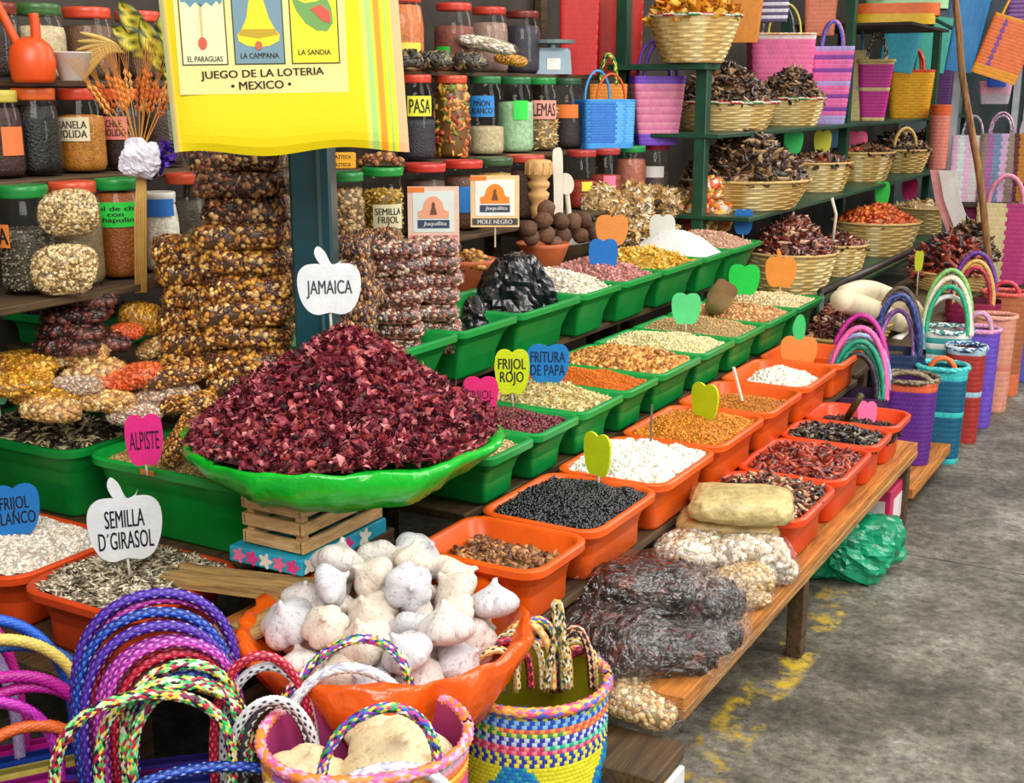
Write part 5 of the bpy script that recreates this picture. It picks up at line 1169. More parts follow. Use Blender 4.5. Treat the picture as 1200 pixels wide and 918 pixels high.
# ================================================================== PACKETS ON THE BENCH
BG = [('darkchile', 756, 690, .385, .15, (.98, .98, 1.0), 'large clear bag of dark dried chiles on top of the bench pile'), ('darkchile', 716, 752, .335, -.5, (.66, .8, 1.0), 'clear bag of dark red chiles at the front of the bench pile'), ('darkchile', 836, 710, .355, .9, (.52, .62, .85), 'clear bag of black chiles at the right of the bench pile'), ('darkchile', 782, 762, .325, .1, (.72, .66, .75), 'clear bag of dark chiles lying flat at the bench edge'), ('darkchile', 832, 748, .315, .6, (.5, .5, .65), 'small bag of dark chiles on the bench edge'),
      ('whitebag', 812, 645, .36, .3, (.95, .9, 1.0), 'clear bag of pale pieces beside the dark chile bags'), ('whitebag', 880, 648, .36, -.1, (.95, .9, 1.0), 'clear bag of white pieces in front of the beige sacks'), ('whitebag', 905, 622, .33, .2, (.5, .5, .7), 'small pale bag beside the nearest bench tub'), ('beigebag', 868, 682, .33, .3, (.8, .8, .9), 'clear bag of cream pieces near the bench edge'), ('whitebag', 905, 668, .315, .2, (.6, .6, .7), 'pale bag hanging at the bench edge'), ('beigebag', 880, 700, .305, .4, (.5, .5, .5), 'thin cream bag lowest at the bench edge')]
for k, (key, a, b, z, r, sc, lab) in enumerate(BG):
    packet(key, P(a, b, z=z), lab, (.06*math.sin(k*3), .06*math.cos(k*2), .5+r), sc, 'bags piled on the bench')
for a, b, z, lab, c in ((868, 590, .455, 'smooth olive-beige sack topmost of the pale bags', '#c8b478'), (852, 612, .39, 'smooth beige sack below the olive one', '#cdb070')):
    V, Fc = crumple(.128, .10, .034, .13, 14, a, 44, 32, 5.5); p = P(a, b, z=z); tag(ob('cloth_sack', mkmesh('sack', V, Fc, smooth=True), mat(c, .4, .5, 60, .3, 16, coat=.2), None, p, rotz=.35), lab, 'sack')
packet('beigebag', P(752, 822, z=.245), 'clear bag of light brown pieces at the near bench end', (0, .25, .3), (.8, .9, .9))
# floor things
p = P(998, 688, z=0); V, Fc = crumple(.16, .13, .10, .3, 11, 4, 34, 28); V[:, 2] += .095; V[:, 2] = np.maximum(V[:, 2], .002)
o = ob('plastic_bag', mkmesh('green_bag', V, Fc, smooth=False), mat('#16a878', .2, .4, 30, .25, 8, coat=.3, transl=.25), None, (p[0]-.05, p[1]+.12, 0), rotz=.4); tag(o, 'crumpled sea-green plastic bag on the floor under the bench', 'bag')
p = P(1040, 628, z=0); t = thing('pink_carton', 'magenta cardboard box with white panel under the bench', 'box', (p[0]-.08, p[1]+.1, 0)); ob('carton', MB().box(-.09, .09, -.13, .13, 0, .17, bev=.004).mesh('carton'), mat('#c82c5c', .6, .05, 40, .15), t); ob('white_panel', MB().box(.09, .0915, -.09, .07, .04, .13).mesh('panel'), mat('#e0d8d8', .6), t); ob('white_panel', MB().box(-.07, .07, -.1315, -.13, .04, .13).mesh('panel'), mat('#e0d8d8', .6), t)
# ================================================================== FAR END: basket shelves
GP_ = mat('#1c4a34', .4, .05, 30, .2)
def zat(px, py, x): return float(P(px, py, x=x)[2])
zA, zB, zC = zat(850, 153, -2.3), zat(880, 241, -2.15), zat(940, 334, -1.9)
gs = thing('green_shelf_rack', 'dark green metal rack holding the straw baskets of chiles', 'rack', (0, 0, 0))
for x0, x1, y0, y1, z in ((-2.62, -2.1, 5.62, 12.6, zA), (-2.5, -1.93, 5.62, 12.0, zB), (-2.2, -1.66, 5.75, 10.5, zC)):
    ob('shelf_board', MB().box(x0, x1, y0, y1, z-.02, z, bev=.003).mesh('board'), GP_, gs)
for x, y, h in ((-2.2, 5.66, 2.2), (-2.62, 5.66, 2.2), (-2.2, 8.2, 2.2), (-2.62, 8.2, 2.2), (-2.1, 10.4, 2.0), (-2.2, 12.4, 2.0)): ob('post', MB().box(x-.03, x+.03, y-.03, y+.03, 0, h, bev=.004).mesh('post'), GP_, gs)
for y in (6.0, 8.2, 10.3): ob('post', MB().box(-1.70, -1.66, y-.02, y+.02, 0, zC-.02).mesh('post'), GP_, gs)
a, b = P(962, 343, x=-1.6), P(1112, 274, x=-1.6)
pr = thing('pipe_rail', 'dark iron pipe rail sloping past the straw baskets', 'rail', (0, 0, 0)); ob('pipe', MB().tube([a, (a+b)/2, b], .02, 12).mesh('pipe', True), mat('#3a302a', .4, .1, 40, .2, metal=.4), pr)
for q in (a, b): ob('foot', MB().tube([(q[0], q[1], q[2]), (q[0], q[1], 0)], .016, 10).mesh('foot', True), GP_, pr)
def basket_px(cx, yr, yb, hw, x, label, goods=None, flare=.75, trim='#cfa863 #d9b877', sy=1.0, z0=None):
    p = P(cx, yb, x=x); s = ppm(p); H = (yb-yr)/s; R = hw/s; base = np.array([x, p[1], z0 if z0 is not None else p[2]]); H = max(.08, H)
    basket(base, R, H, label, flare, trim, 1, sy)
    if goods:
        nm, lab, cat, n, proto, size, palette, dome = goods
        heap(nm, lab, cat, (base[0], base[1], base[2]+H*.92), disc_fn(R*.95, R*.95*sy, dome, 1.6), n, proto, size, palette, tilt=.7, rough=.35, coat=.25, spec=.5)
DK = '#3a2418 #523420 #22150e #7a5838 #b08c60 #30200f'
RB = '#4a1812 #72281e #32100c #984a30 #d0a080 #5c2018'
TRI = '#c83c3c #e8e0d0 #3c8c4c #e8d8c0'
basket_px(848, 121, 153, 62, -2.32, 'straw basket with red and green rim on the top shelf, left', ('black_chiles', 'heap of black dried chiles in the left top shelf basket', 'chiles', 620, 'pod', .036, DK, .2), trim=TRI, z0=zA)
basket_px(924, 122, 153, 40, -2.32, 'straw basket with red and green rim on the top shelf beside the striped bag', ('black_chiles', 'heap of brownish black chiles beside the striped pink bag', 'chiles', 460, 'pod', .036, DK, .18), trim=TRI, z0=zA)
basket_px(872, 208, 241, 74, -2.15, 'wide straw basket on the middle shelf right of the orange packets', ('ancho_chiles', 'big heap of dark brown ancho chiles in the wide straw basket', 'chiles', 850, 'pod', .04, DK, .24), z0=zB)
for cx, yr, yb, hw, lab in ((955, 193, 226, 40, 'straw basket below the yellow apple sign'), (1006, 188, 221, 38, 'straw basket below the rose pink apple sign'), (1050, 184, 210, 36, 'straw basket holding dark chiles under the purple bag'), (1082, 181, 202, 24, 'small golden straw basket at the far end of the middle shelf')):
    basket_px(cx, yr, yb, hw, -2.15, lab, ('dried_chiles', 'dark dried chiles in the '+lab[:60], 'chiles', 320, 'pod', .04, DK if cx > 1040 else '#4a2a1c #6a3c28 #2c1a12 #c8542c #8a6a48', .14 if cx > 1040 else .05), z0=zB)
basket_px(925, 288, 334, 52, -1.9, 'straw basket of glossy red-brown chiles above the orange sign', ('glossy_chiles', 'heap of glossy red-brown dried chiles in the nearest lower straw basket', 'chiles', 650, 'pod', .032, RB, .19), z0=zC)
basket_px(980, 276, 312, 34, -1.85, 'small straw basket of dark chiles with a white stick', ('dark_chiles', 'dark chiles in the small straw basket with a stick', 'chiles', 180, 'pod', .035, RB, .06), z0=zC)
basket_px(1024, 258, 296, 50, -1.9, 'straw basket of small orange chiles below the green sign', ('orange_chiles', 'small orange-red chiles heaped in the far straw basket', 'chiles', 420, 'bean', .022, '#d8641c #c84a14 #e8802c #a83210', .12), z0=zC)
basket_px(1078, 250, 280, 34, -1.9, 'golden straw basket below the hot pink sign', ('straw_rolls', 'small rolls in the golden straw basket at the far end', 'goods', 60, 'pod', .04, '#d8b47c #c89a5c #e8d0a0', .05), tone if False else .75, z0=zC)
p = P(977, 262, x=-1.85); o = ob('wooden_spoon', MB().tube([(0, 0, -.12), (0.01, 0, .05), (-.02, 0, .14)], .009, 6).mesh('stick', True), mat('#e8ddc8', .5), None, p); tag(o, 'white stick handle standing in the small chile basket', 'stick')
# hanging straw basket of yellow chips, top centre
hb = P(812, 74, x=-2.25); s = ppm(hb)
basket((hb[0], hb[1], hb[2]), 54/s, 52/s, 'large straw basket of golden chips at the top with red and green rim', .62, TRI)
heap('golden_chips', 'golden orange chips heaped in the large top straw basket', 'snacks', (hb[0], hb[1], hb[2]+50/s), disc_fn(50/s, 50/s, .13), 260, 'flake', .045, '#f0a81c #e89010 #f8c448 #a85c10', tilt=.8)
t = thing('basket_bracket', 'dark shelf arm carrying the large top straw basket', 'bracket', (0, 0, 0)); ob('arm', MB().box(hb[0]-.4, hb[0]+.1, hb[1]-.1, hb[1]+.1, hb[2]-.03, hb[2]-.004).mesh('arm'), GP_, t)
ob('stay', MB().box(-2.62, -2.59, hb[1]-.02, hb[1]+.02, zA, hb[2]-.03).mesh('stay'), GP_, t)

# ---- goods on the top step behind the third tier
bz = .82
p = P(636, 318, x=-2.28); t = thing('clay_bowl', 'terracotta clay bowl beside the black sack', 'bowl', (p[0], p[1], bz)); ob('bowl', MB().lathe([(.06, 0), (.065, .005), (.1, .10), (.108, .115), (.1, .118), (.09, .1), (.05, .02)], 28).mesh('bowl', True), mat('#c8663a', .55, .1, 30, .15), t)
p = P(548, 305, x=-2.28); t = thing('clay_bowl', 'terracotta clay bowl under the MOLE ROJO card', 'bowl', (p[0], p[1], bz)); ob('bowl', MB().lathe([(.06, 0), (.065, .005), (.1, .10), (.108, .115), (.1, .118), (.09, .1), (.05, .02)], 28).mesh('bowl', True), mat('#c8663a', .55, .1, 30, .15), t)
heap('nut_clusters', 'golden brown nut clusters filling the clay bowl under the card', 'nuts', (p[0], p[1], bz+.09), disc_fn(.095, .095, .05), 130, 'nut', .014, '#8a5420 #b87a34 #5a3414 #d09a4c', coat=.2)
pb = P(672, 300, x=-2.285); t = thing('glass_tray', 'low dark tray heaped with brown chocolate balls', 'tray', (pb[0], pb[1], bz)); ob('tray', MB().lathe([(.12, 0), (.15, .01), (.165, .09), (.17, .095), (.16, .093), (.14, .02)], 30, sx=.42, sy=1.15).mesh('tray', True), mat('#3a2c22', .3), t)
BM = []
for k in range(2):
    V, f = crumple(1, .95, .9, .10, 1.6, k*3, 12, 9, 2.0); me = mkmesh('ball', V, f, smooth=True); me.materials.append(mat(('#5c3c28', '#6e4a32')[k], .75, .3, 3, .3, 3)); BM.append(me)
BALL = [(619, 268, 'far left of the lower row'), (640, 275, 'lower row, second from left'), (660, 276, 'lower row, middle'), (680, 276, 'lower row, fourth from left'), (698, 274, 'lower row, right end'), (637, 258, 'middle row, left'), (657, 259, 'middle row, second'), (672, 260, 'middle row, third'), (684, 258, 'middle row, right'), (640, 245, 'topmost at the wooden whisk'), (622, 278, 'front left edge'), (650, 287, 'front centre')]
for k, (a, b, w) in enumerate(BALL):
    q = P(a, b, x=-2.25); o = ob('chocolate_ball', BM[k % 2], None, None, q); sc = .034; o.scale = (sc, sc, sc); o.rotation_euler = (k, k*2, k*.7); tag(o, 'rough brown chocolate ball, '+w+' of the pile', 'ball', 'brown balls on the dark tray')
# wooden whisk and spoons
p = P(631, 250, x=-2.4); s = ppm(p); t = thing('wooden_whisk', 'carved wooden chocolate whisk standing behind the brown balls', 'whisk', (p[0], p[1], p[2]-.02)); WW = mat('#d8a868', .6, .1, 40, .15)
hh = 68/s; ob('head', MB().lathe([(.03, hh*.0), (.034, hh*.18), (.028, hh*.26), (.04, hh*.34), (.045, hh*.42), (.03, hh*.48), (.044, hh*.54), (.046, hh*.6), (.032, hh*.66), (.05, hh*.72), (.055, hh*.84), (.05, hh*.98), (.03, hh*1.0)], 20).mesh('head', True), WW, t)
for k in range(10): a = k*2*math.pi/10; ob('tooth', MB().box(-.006, .006, -.006, .006, 0, hh*.2).mesh('tooth'), WW, t, (.05*math.cos(a), .05*math.sin(a), hh*.75), a)
p = P(655, 252, x=-2.38); s = ppm(p); t = thing('wooden_spatula', 'pale wooden spatula standing beside the whisk', 'spatula', p, rotz=.7); ob('blade', MB().poly(spline([(-.018, -.02), (-.024, .12), (-.03, .24), (-.02, .27), (.01, .26), (.015, .12), (.014, -.02)], 30, True), -.005, .005).mesh('blade'), mat('#e8dcc8', .6), t)
p = P(667, 252, x=-2.37); t = thing('wooden_spoon', 'pale wooden spoon with oval bowl beside the spatula', 'spoon', p, rotz=.7, rot=(0, -.12, .7)); ob('bowl', MB().poly([(.032*math.cos(a), .13+.045*math.sin(a)) for a in np.linspace(0, 6.28, 22, endpoint=False)], -.012, .0).mesh('bowl'), mat('#e8dcc8', .6), t); ob('handle', MB().tube([(0, 0, -.03), (0, 0, .1)], .011, 8).mesh('handle'), mat('#e8dcc8', .6), t)
o = None
# dried mushrooms / orange packets
packet_meshes('mushroom', .08, .06, .055, '#e8bc70 #d0a058 #f6dca4 #ecca90 #fff4e0 #b08850', 'flake', .026, 300, .5)
for k, (a, b, sc, w) in enumerate(((706, 252, 1.0, 'left, beside the orange sign'), (735, 262, 1.1, 'lower middle, behind the white sign'), (742, 240, 1.1, 'upper middle, below the reddish jar'), (770, 240, 1.0, 'upper right, below the magenta lid'), (700, 235, .8, 'upper left, below the pink label'), (790, 262, 1.0, 'lower right, beside the orange sweets'), (800, 240, .9, 'right, behind the orange sweets'))):
    packet('mushroom', P(a, b, x=-2.42), 'clear bag of dried mushroom slices, '+w, (0, 0, k), (sc*1.35, sc*1.2, sc*1.45), 'bags of dried mushrooms')
p = P(752, 296, x=-2.38); basket((p[0]+.08, p[1], .82), .10, .07, 'shallow straw basket under the dried mushrooms', .8)
for k, (a, b, sc, w) in enumerate(((828, 255, 1.35, 'lower'), (830, 222, 1.0, 'upper'))): packet('orangesweet', P(a, b, x=-2.22), w+' clear bag of orange and white sweets by the wide basket', (0, 0, k), (sc*1.2, sc, sc), 'bags of orange sweets')
t = thing('goods_shelf', 'dark shelf ledge behind the mushroom bags', 'shelf', (0, 0, 0)); board('shelf_board', t, -2.6, -2.36, 4.3, 5.6, .94, .955); board('bracket', t, -2.6, -2.55, 4.3, 4.36, 0, .94); board('bracket', t, -2.6, -2.55, 5.5, 5.56, 0, .94)

# ---- bags on the jar shelves
def bag_px(cx, yt, yb, wp, label, colf, handles=(), x=None, y=None, depth=.5, rim=None, taper=.82, turn=0, rows=18, rot=None, hr=.007, r=.3, group=None, zfix=None, checker=.0015):
    p = P(cx, yb, x=x) if x is not None else P(cx, yb, y=y); s = ppm(p); w, h = wp/s, (yb-yt)/s
    if zfix is not None: h -= zfix-p[2]; p = np.array([p[0], p[1], zfix])
    rz = math.atan2(-p[0], p[1])+turn
    H = [(pl, hp/s, hw, ln) for pl, hp, hw, ln in handles]
    return woven_bag(p, w, w*depth, h, colf, label, H, rim, taper, rz, (rot[0], rot[1], rz) if rot else None, rows, group, hr=hr, r=r, checker=checker)
bag_px(707, 118, 177, 66, 'bright blue plastic mesh bag standing in front of the jars', lambda t, u, r: '#3c9ce8' if (t > .93 or t < .06 or (u*4) % 1 < .05) else ('#5cb0f0' if .7 < u else '#2c78d0'), [('#e8642c #d8541c', 30, .55, 0), ('#5cb0f0 #3c9ce8', 34, .5, 0)], x=-2.52, depth=.6, taper=.95, zfix=1.256, hr=.006, turn=.5)
bag_px(768, 92, 175, 62, 'purple rimmed pink woven bag with tall purple handles', lambda t, u, r: '#7a48c8' if (t > .86 or t < .12) else ('#e88cac' if (r % 2) else '#d8749c'), [('#7c4cc8 #6a3cb0', 40, .62, 0), ('#7c4cc8 #8c5cd8', 42, .62, .1)], x=-2.45, depth=.5, taper=.72, zfix=1.256, hr=.009, turn=.3)
bag_px(712, 100, 150, 44, 'orange and blue bag with black and green twisted handles behind the blue mesh bag', lambda t, u, r: '#e8902c' if t > .7 else '#2c58b0', [('#3c8c2c #14181c #d8d85c', 34, .42, 0), ('#3c8c2c #14181c #d8d85c', 36, .45, .05)], x=-2.62, depth=.25, taper=.9, zfix=1.256, hr=.009)
for cx, wp, lab, c, tn in ((678, 46, 'scarlet cloth bag hanging behind the blue bag', '#c81c18', .0), (725, 54, 'bright red cloth bag beside the straw basket', '#d82a1c', .1)):
    bag_px(cx, -12, 90, wp, lab, c, [], x=-2.72, depth=.25, taper=.92, turn=tn, zfix=1.587, checker=.0004)
p = P(647, 86, x=-2.72); t = thing('kitchen_scale', 'grey-blue metal kitchen scale on the top jar shelf', 'scale', (p[0], p[1], 1.586), rotz=.6); s = ppm(p)
ob('housing', MB().loft([[(x*1.0, y, 0) for x, y in rrect(.085, .06, .01, 2)], [(x*.92, y*.9, .10) for x, y in rrect(.085, .06, .01, 2)], [(x*.8, y*.8, .115) for x, y in rrect(.085, .06, .01, 2)]]).mesh('housing'), mat('#8ca0ac', .4, metal=.3), t); ob('pan', MB().lathe([(.02, .115), (.02, .13), (.1, .135), (.105, .15), (.1, .15), (.09, .14)], 20).mesh('pan'), mat('#9cb4bc', .35, metal=.4), t); ob('dial_label', MB().box(-.03, .03, -.0615, -.058, .02, .07).mesh('dial'), mat('#ece8e4', .5), t)
packet_meshes('darkbag', .06, .05, .035, '#14100e #241a14 #3c2c1c #8a7c4c', 'pod', .02, 120)
for a, b, w in ((474, 64, 'left, behind the tote edge'), (507, 64, 'middle, below the green label'), (548, 70, 'right, below the clear husk bag')): packet('darkbag', (P(a, b, x=-2.66)[0], P(a, b, x=-2.66)[1], 1.62), 'clear bag of black pods on the jar lids, '+w, (0, 0, .6), (1.1, 1, 1), 'bags of black pods')
packet('whitebag', P(570, 52, x=-2.66), 'clear bag of pale husks lying on the top jar shelf', (0, .2, .6), (1.1, .7, .6)); packet('yellowseed', P(598, 70, x=-2.66), 'small bag of yellow pods on the tall jars', (0, .2, .6), (.8, .6, .8))

# ---- bags along the top shelf, far
zA2 = zA
bag_px(910, 45, 150, 74, 'pink woven bag with cream rim and yellow handles behind the chile baskets', lambda t, u, r: '#f0d8d8' if t > .9 or .3 < t < .36 else ('#d83c78' if u < .5 else '#f06ca0'), [('#e8d86c #d8c858', 36, .5, 0), ('#a89cb0 #3c3448', 40, .5, 0)], x=-2.52, depth=.6, rim='#f0e0d0 #e8a848', turn=.2, zfix=zA)
bag_px(970, 58, 147, 50, 'pink bag with purple stripes and blue handles', lambda t, u, r: '#b8a8e8' if t < .1 or t > .9 or .45 < t < .55 else ('#8c3ca8' if r % 3 == 0 else '#f070b4'), [('#5c5cc8 #7c7ce0', 30, .45, 0), ('#d8402c #e85c3c', 32, .5, 0)], x=-2.25, depth=.5, taper=.72, zfix=zA, hr=.011)
bag_px(997, 62, 145, 26, 'pale yellow bag with blue handle beside the striped pink bag', lambda t, u, r: '#f0dc98' if not .4 < t < .46 else '#c8c0c8', [('#4c9cd8 #6cb4e8', 36, .6, 0)], x=-2.4, depth=.8, zfix=zA, hr=.011)
bag_px(1022, 74, 144, 40, 'magenta woven bag with cream bands', lambda t, u, r: '#f0d890' if t > .93 or .48 < t < .55 or t < .05 else '#d8309c', [('#2c2c30 #e8e0d0', 34, .5, 0), ('#e8d8a0 #2c2c30', 30, .6, .3)], x=-2.25, depth=.6, taper=.62, zfix=zA, rim='#e8c87c #f0d890', hr=.011)
bag_px(1064, 84, 142, 52, 'golden yellow bag with red handles', lambda t, u, r: '#e84c2c' if t > .94 else ('#f4b01c' if (r+int(u*24)) % 2 else '#eca418'), [('#e83c2c #f06c4c', 26, .5, 0), ('#e83c2c #d8302c', 30, .4, .2)], x=-2.25, depth=.6, zfix=zA, hr=.013)
bag_px(1100, 76, 142, 26, 'dark purple bag with pink piping behind the stick', lambda t, u, r: '#e8a0c0' if t > .94 or .45 < t < .5 else '#5c2c6c', [], x=-2.3, depth=.8, zfix=zA)
t = bag_px(1096, 125, 214, 24, 'salmon pink tall basket with orange top at the far shelf end', lambda t, u, r: '#e8642c' if t > .78 else '#f08c7c', [], x=-1.98, depth=1, taper=.85, r=.9, zfix=zB)
q = P(1062, 152, x=-2.05); o = ob('cane_hoop', MB().tube(arc(.16, .13, 0, 20), .012, 8).mesh('hoop', True), mat('#e0b868', .5), None, (q[0], q[1], q[2]-.12), rotz=.6); tag(o, 'golden cane hoop handle over the far dark chiles', 'hoop')
# upper hanging goods on a rail
rl = thing('hanging_rail', 'thin metal rail above the far shelves carrying bags', 'rail', (0, 0, 0)); ob('bar', MB().tube([(-2.3, 5.66, 2.17), (-2.2, 9.2, 2.17), (-2.0, 10.4, 2.0)], .015, 8).mesh('bar'), GP_, rl)
bag_px(872, -30, 50, 44, 'ochre cloth bag hanging right of the large straw basket', '#d88418', [('#d88418 #c87410', 92, .4, 0)], x=-2.3, depth=.3, taper=.7, checker=.0004)
bag_px(905, -40, 26, 40, 'navy and white striped bag hanging above the pink bag', lambda t, u, r: '#e0dce8' if r % 2 else '#5c4c70', [('#7c9cc8', 60, .4, 0)], x=-2.3, depth=.4)
bag_px(960, -40, 42, 40, 'peach orange bag hanging above the striped pink bag', lambda t, u, r: '#f08c68', [('#e85c3c', 50, .4, 0)], x=-2.4, depth=.4)
for k, (cx, yt, yb, w, c, lab) in enumerate(((1062, -14, 12, 92, '#a8dca8', 'mint green folded bag topmost of the folded stack'), (1050, 6, 20, 96, '#e8702c', 'orange folded bag in the middle of the folded stack'), (1048, 18, 30, 90, '#e8b820', 'yellow folded bag lowest of the folded stack'))):
    bag_px(cx, yt, yb, w, lab, c, [], x=-2.1, depth=.6, taper=1, rows=6, checker=.0006, r=.5, group='folded bags on the high shelf')
p = P(1048, 31, x=-2.1); t = thing('high_shelf', 'dark high shelf board under the folded bags', 'shelf', (0, 0, 0)); ob('shelf_board', MB().box(-2.62, -1.85, p[1]-.6, p[1]+.6, p[2]-.02, p[2]-.002).mesh('b'), mat('#2c2420', .7), t)
for y in (p[1]-.5, p[1]+.5): ob('post', MB().box(-2.62, -2.58, y-.02, y+.02, zA, p[2]-.02).mesh('post'), GP_, t)

# ---- the end rack across the aisle side (about 8 m away)
YB = 8.3
zr1, zr2 = float(P(1150, 237, y=YB)[2]), float(P(1150, 332, y=YB)[2])
er = thing('end_rack', 'white metal display rack at the far end with bags', 'rack', (0, 0, 0)); WM = mat('#c8d0d4', .4, metal=.2)
xl, xr = float(P(1112, 200, y=YB)[0]), float(P(1260, 200, y=YB)[0])
for z in (zr1, zr2): ob('shelf_board', MB().box(xl, xr, YB-.1, YB+.35, z-.025, z-.002).mesh('b'), mat('#4a4038', .6), er)
for px in (1113, 1183, 1197):
    q = P(px, 200, y=YB+.37); ob('post', MB().box(q[0]-.02, q[0]+.02, YB+.36, YB+.4, 0, 2.6).mesh('post'), WM, er)
ob('top_bar', MB().box(xl, xr, YB+.36, YB+.4, 2.2, 2.24).mesh('bar'), WM, er)
ob('back_panel', MB().box(xl, xr, YB+.41, YB+.43, 0, 2.6).mesh('panel'), mat('#4c5a60', .7, .1, 20, .3, 3), er)
bag_px(1133, 160, 236, 44, 'pale pink and white striped bag on the end rack left of the stick', lambda t, u, r: ('#f0c8e4', '#e0f0f0', '#f0c8e4', '#e8e8e0')[int(u*16) % 4], [('#e0e0e8 #8c6c9c', 24, .5, 0)], y=YB, depth=.5, taper=.95)
bag_px(1166, 158, 236, 44, 'olive and lilac striped bag on the end rack right of the stick', lambda t, u, r: ('#9c8c7c', '#b86cb0', '#7c98c0', '#e0b8e0')[int(u*16) % 4], [('#d8b8d0 #a86c9c', 26, .6, 0), ('#e8e0e8 #a878a8', 22, .5, 0)], y=YB, depth=.5, taper=.95)
bag_px(1196, 158, 236, 30, 'brown and orange striped bag at the right edge of the end rack', lambda t, u, r: ('#c88420', '#6c2c30')[int(u*10) % 2], [('#c8b8c8', 22, .5, 0)], y=YB, depth=.5)
bag_px(1133, 240, 331, 46, 'magenta bag on the lower end rack left of the cream basket bag', '#c83c8c', [], y=YB+.1, depth=.5)
bag_px(1170, 238, 331, 62, 'cream woven basket bag with pink handles on the lower end rack', lambda t, u, r: '#ecd8a0' if (u*2) % 1 < .38 else '#c83c80', [('#f0a0b8 #e88ca8', 34, .6, 0), ('#e8c8d0 #f0b8c8', 40, .5, .1)], y=YB-.1, depth=.5, taper=.85, hr=.014)
bag_px(1188, 347, 400, 56, 'turquoise bag with cream band on the floor below the end rack', lambda t, u, r: '#e8dcb0' if .36 < t < .46 or t > .95 else '#2ca0d8', [], y=YB-.6, depth=.6, taper=.95)
bag_px(1163, 22, 92, 52, 'orange bag with violet stripe hanging tilted at the top right', lambda t, u, r: '#f4a01c' if t < .14 or t > .9 or u < .1 else ('#8c4c9c' if .60 < u < .635 else '#f47a3c'), [('#f0b01c #e8a010', 60, .7, .3)], y=YB-.5, depth=.25, rot=(0, .32), taper=.98)
bag_px(1168, 60, 102, 24, 'small royal blue bag behind the tilted orange bag', '#1c58d0', [('#8cc0e8', 22, .4, 0)], y=YB, depth=.5); bag_px(1165, 96, 122, 36, 'pink and grey small bag hanging below the blue one', lambda t, u, r: '#f0b0c8' if t > .4 else '#c8c0c8', [], y=YB+.1, depth=.5)
for cx, w, c, lab in ((1048, 46, '#3c9cb0', 'teal plastic bag hanging behind the golden yellow bag'), (1088, 40, '#48b4a0', 'sea green plastic bag hanging left of the stick'), (1122, 36, '#2c88c8', 'sky blue plastic bag hanging behind the stick')): bag_px(cx, 22 if cx < 1100 else -10, 84, w, lab, c, [('#2c6cb8', 40, .4, 0)], x=-2.3 if cx < 1100 else None, y=None if cx < 1100 else YB+.1, depth=.3, turn=.1, rot=(0, .15), checker=.0004)
bag_px(1196, -10, 34, 34, 'violet netted bag at the top right corner', lambda t, u, r: '#6c3c8c' if r % 2 else '#9c70b8', [('#e8b020', 30, .5, 0)], y=YB-.2, depth=.4)
# the bare stick
pts = [P(a, b, y=7.4) for a, b in ((1118, -12), (1124, 40), (1128, 90), (1138, 150), (1149, 215), (1157, 290), (1164, 352), (1167, 380))]
pts.append((pts[-1][0]+.02, 7.4, 0.0)); o = ob('wooden_pole', MB().tube(spline(pts, 48), np.linspace(.018, .022, len(spline(pts, 48))), 8).mesh('pole', True), wood('#b07c48', '#4a2c18', (20, 20, 2)), None); tag(o, 'bare crooked wooden pole leaning in front of the far bags', 'pole')
# paper streamers
p = P(1110, 172, y=8.0)
for k, (c, dx) in enumerate((('#f2ece4', 0), ('#e8a0a0', -.06))):
    pts2 = [P(a, b, y=8.0)+np.array([dx, .03*k, 0]) for a, b in ((1110, 200), (1116, 235), (1126, 262), (1136, 290))]
    b_ = MB(); V = []; 
    for q in pts2: V += [q+np.array([-.05, 0, 0]), q+np.array([.05, 0, 0]), q+np.array([.05, .006, 0]), q+np.array([-.05, .006, 0])]
    b_.loft([V[i*4:i*4+4] for i in range(4)]); o = ob('paper_streamer', b_.mesh('streamer'), mat(c, .7), None); tag(o, ('white paper streamer hanging beside the far baskets', 'rosy paper streamer behind the white one')[k], 'streamer')

# ---- lower far part: chile baskets, cream bundles, standing bags
def floor_block(name, label, x0, x1, y0, y1, z, m=WDK):
    t = thing(name, label, 'platform', (0, 0, 0)); board('top_board', t, x0, x1, y0, y1, z-.025, z, m)
    for x in (x0+.05, x1-.05):
        for y in (y0+.05, y1-.05): board('leg', t, x-.025, x+.025, y-.025, y+.025, 0, z-.025, m)
floor_block('far_platform', 'dark wooden platform under the far chile baskets', -1.6, -1.12, 5.15, 7.6, .42)
floor_block('step_platform', 'dark low platform behind the red tubs', -1.6, -1.18, 4.78, 5.12, .42)
basket_px(998, 386, 412, 44, -1.36, 'straw basket of dark red chiles right of the last green tub', ('guajillo_chiles', 'dark red dried chiles heaped beside the last green tub', 'chiles', 330, 'pod', .028, RB, .12), z0=.42)
basket_px(978, 414, 432, 40, -1.36, 'straw basket of dark red chiles behind the last orange tub', ('guajillo_chiles', 'dark red dried chiles behind the last orange tub', 'chiles', 260, 'pod', .026, RB, .07), z0=.42)
basket_px(1108, 352, 374, 46, -1.3, 'wide straw basket of red and black chiles before the pole', ('red_chiles', 'brick red and black dried chiles in the wide basket before the pole', 'chiles', 420, 'pod', .05, '#7a241a #9a3622 #2a1612 #1c100e #a84a30 #4a1a14', .2), z0=.42)
basket_px(1128, 318, 344, 34, -1.3, 'straw basket of black chiles under the paper streamers', ('black_chiles', 'black dried chiles below the paper streamers', 'chiles', 300, 'pod', .05, DK, .2), z0=.42)
CR = mat('#e6d6b4', .55, .2, 20, .1)
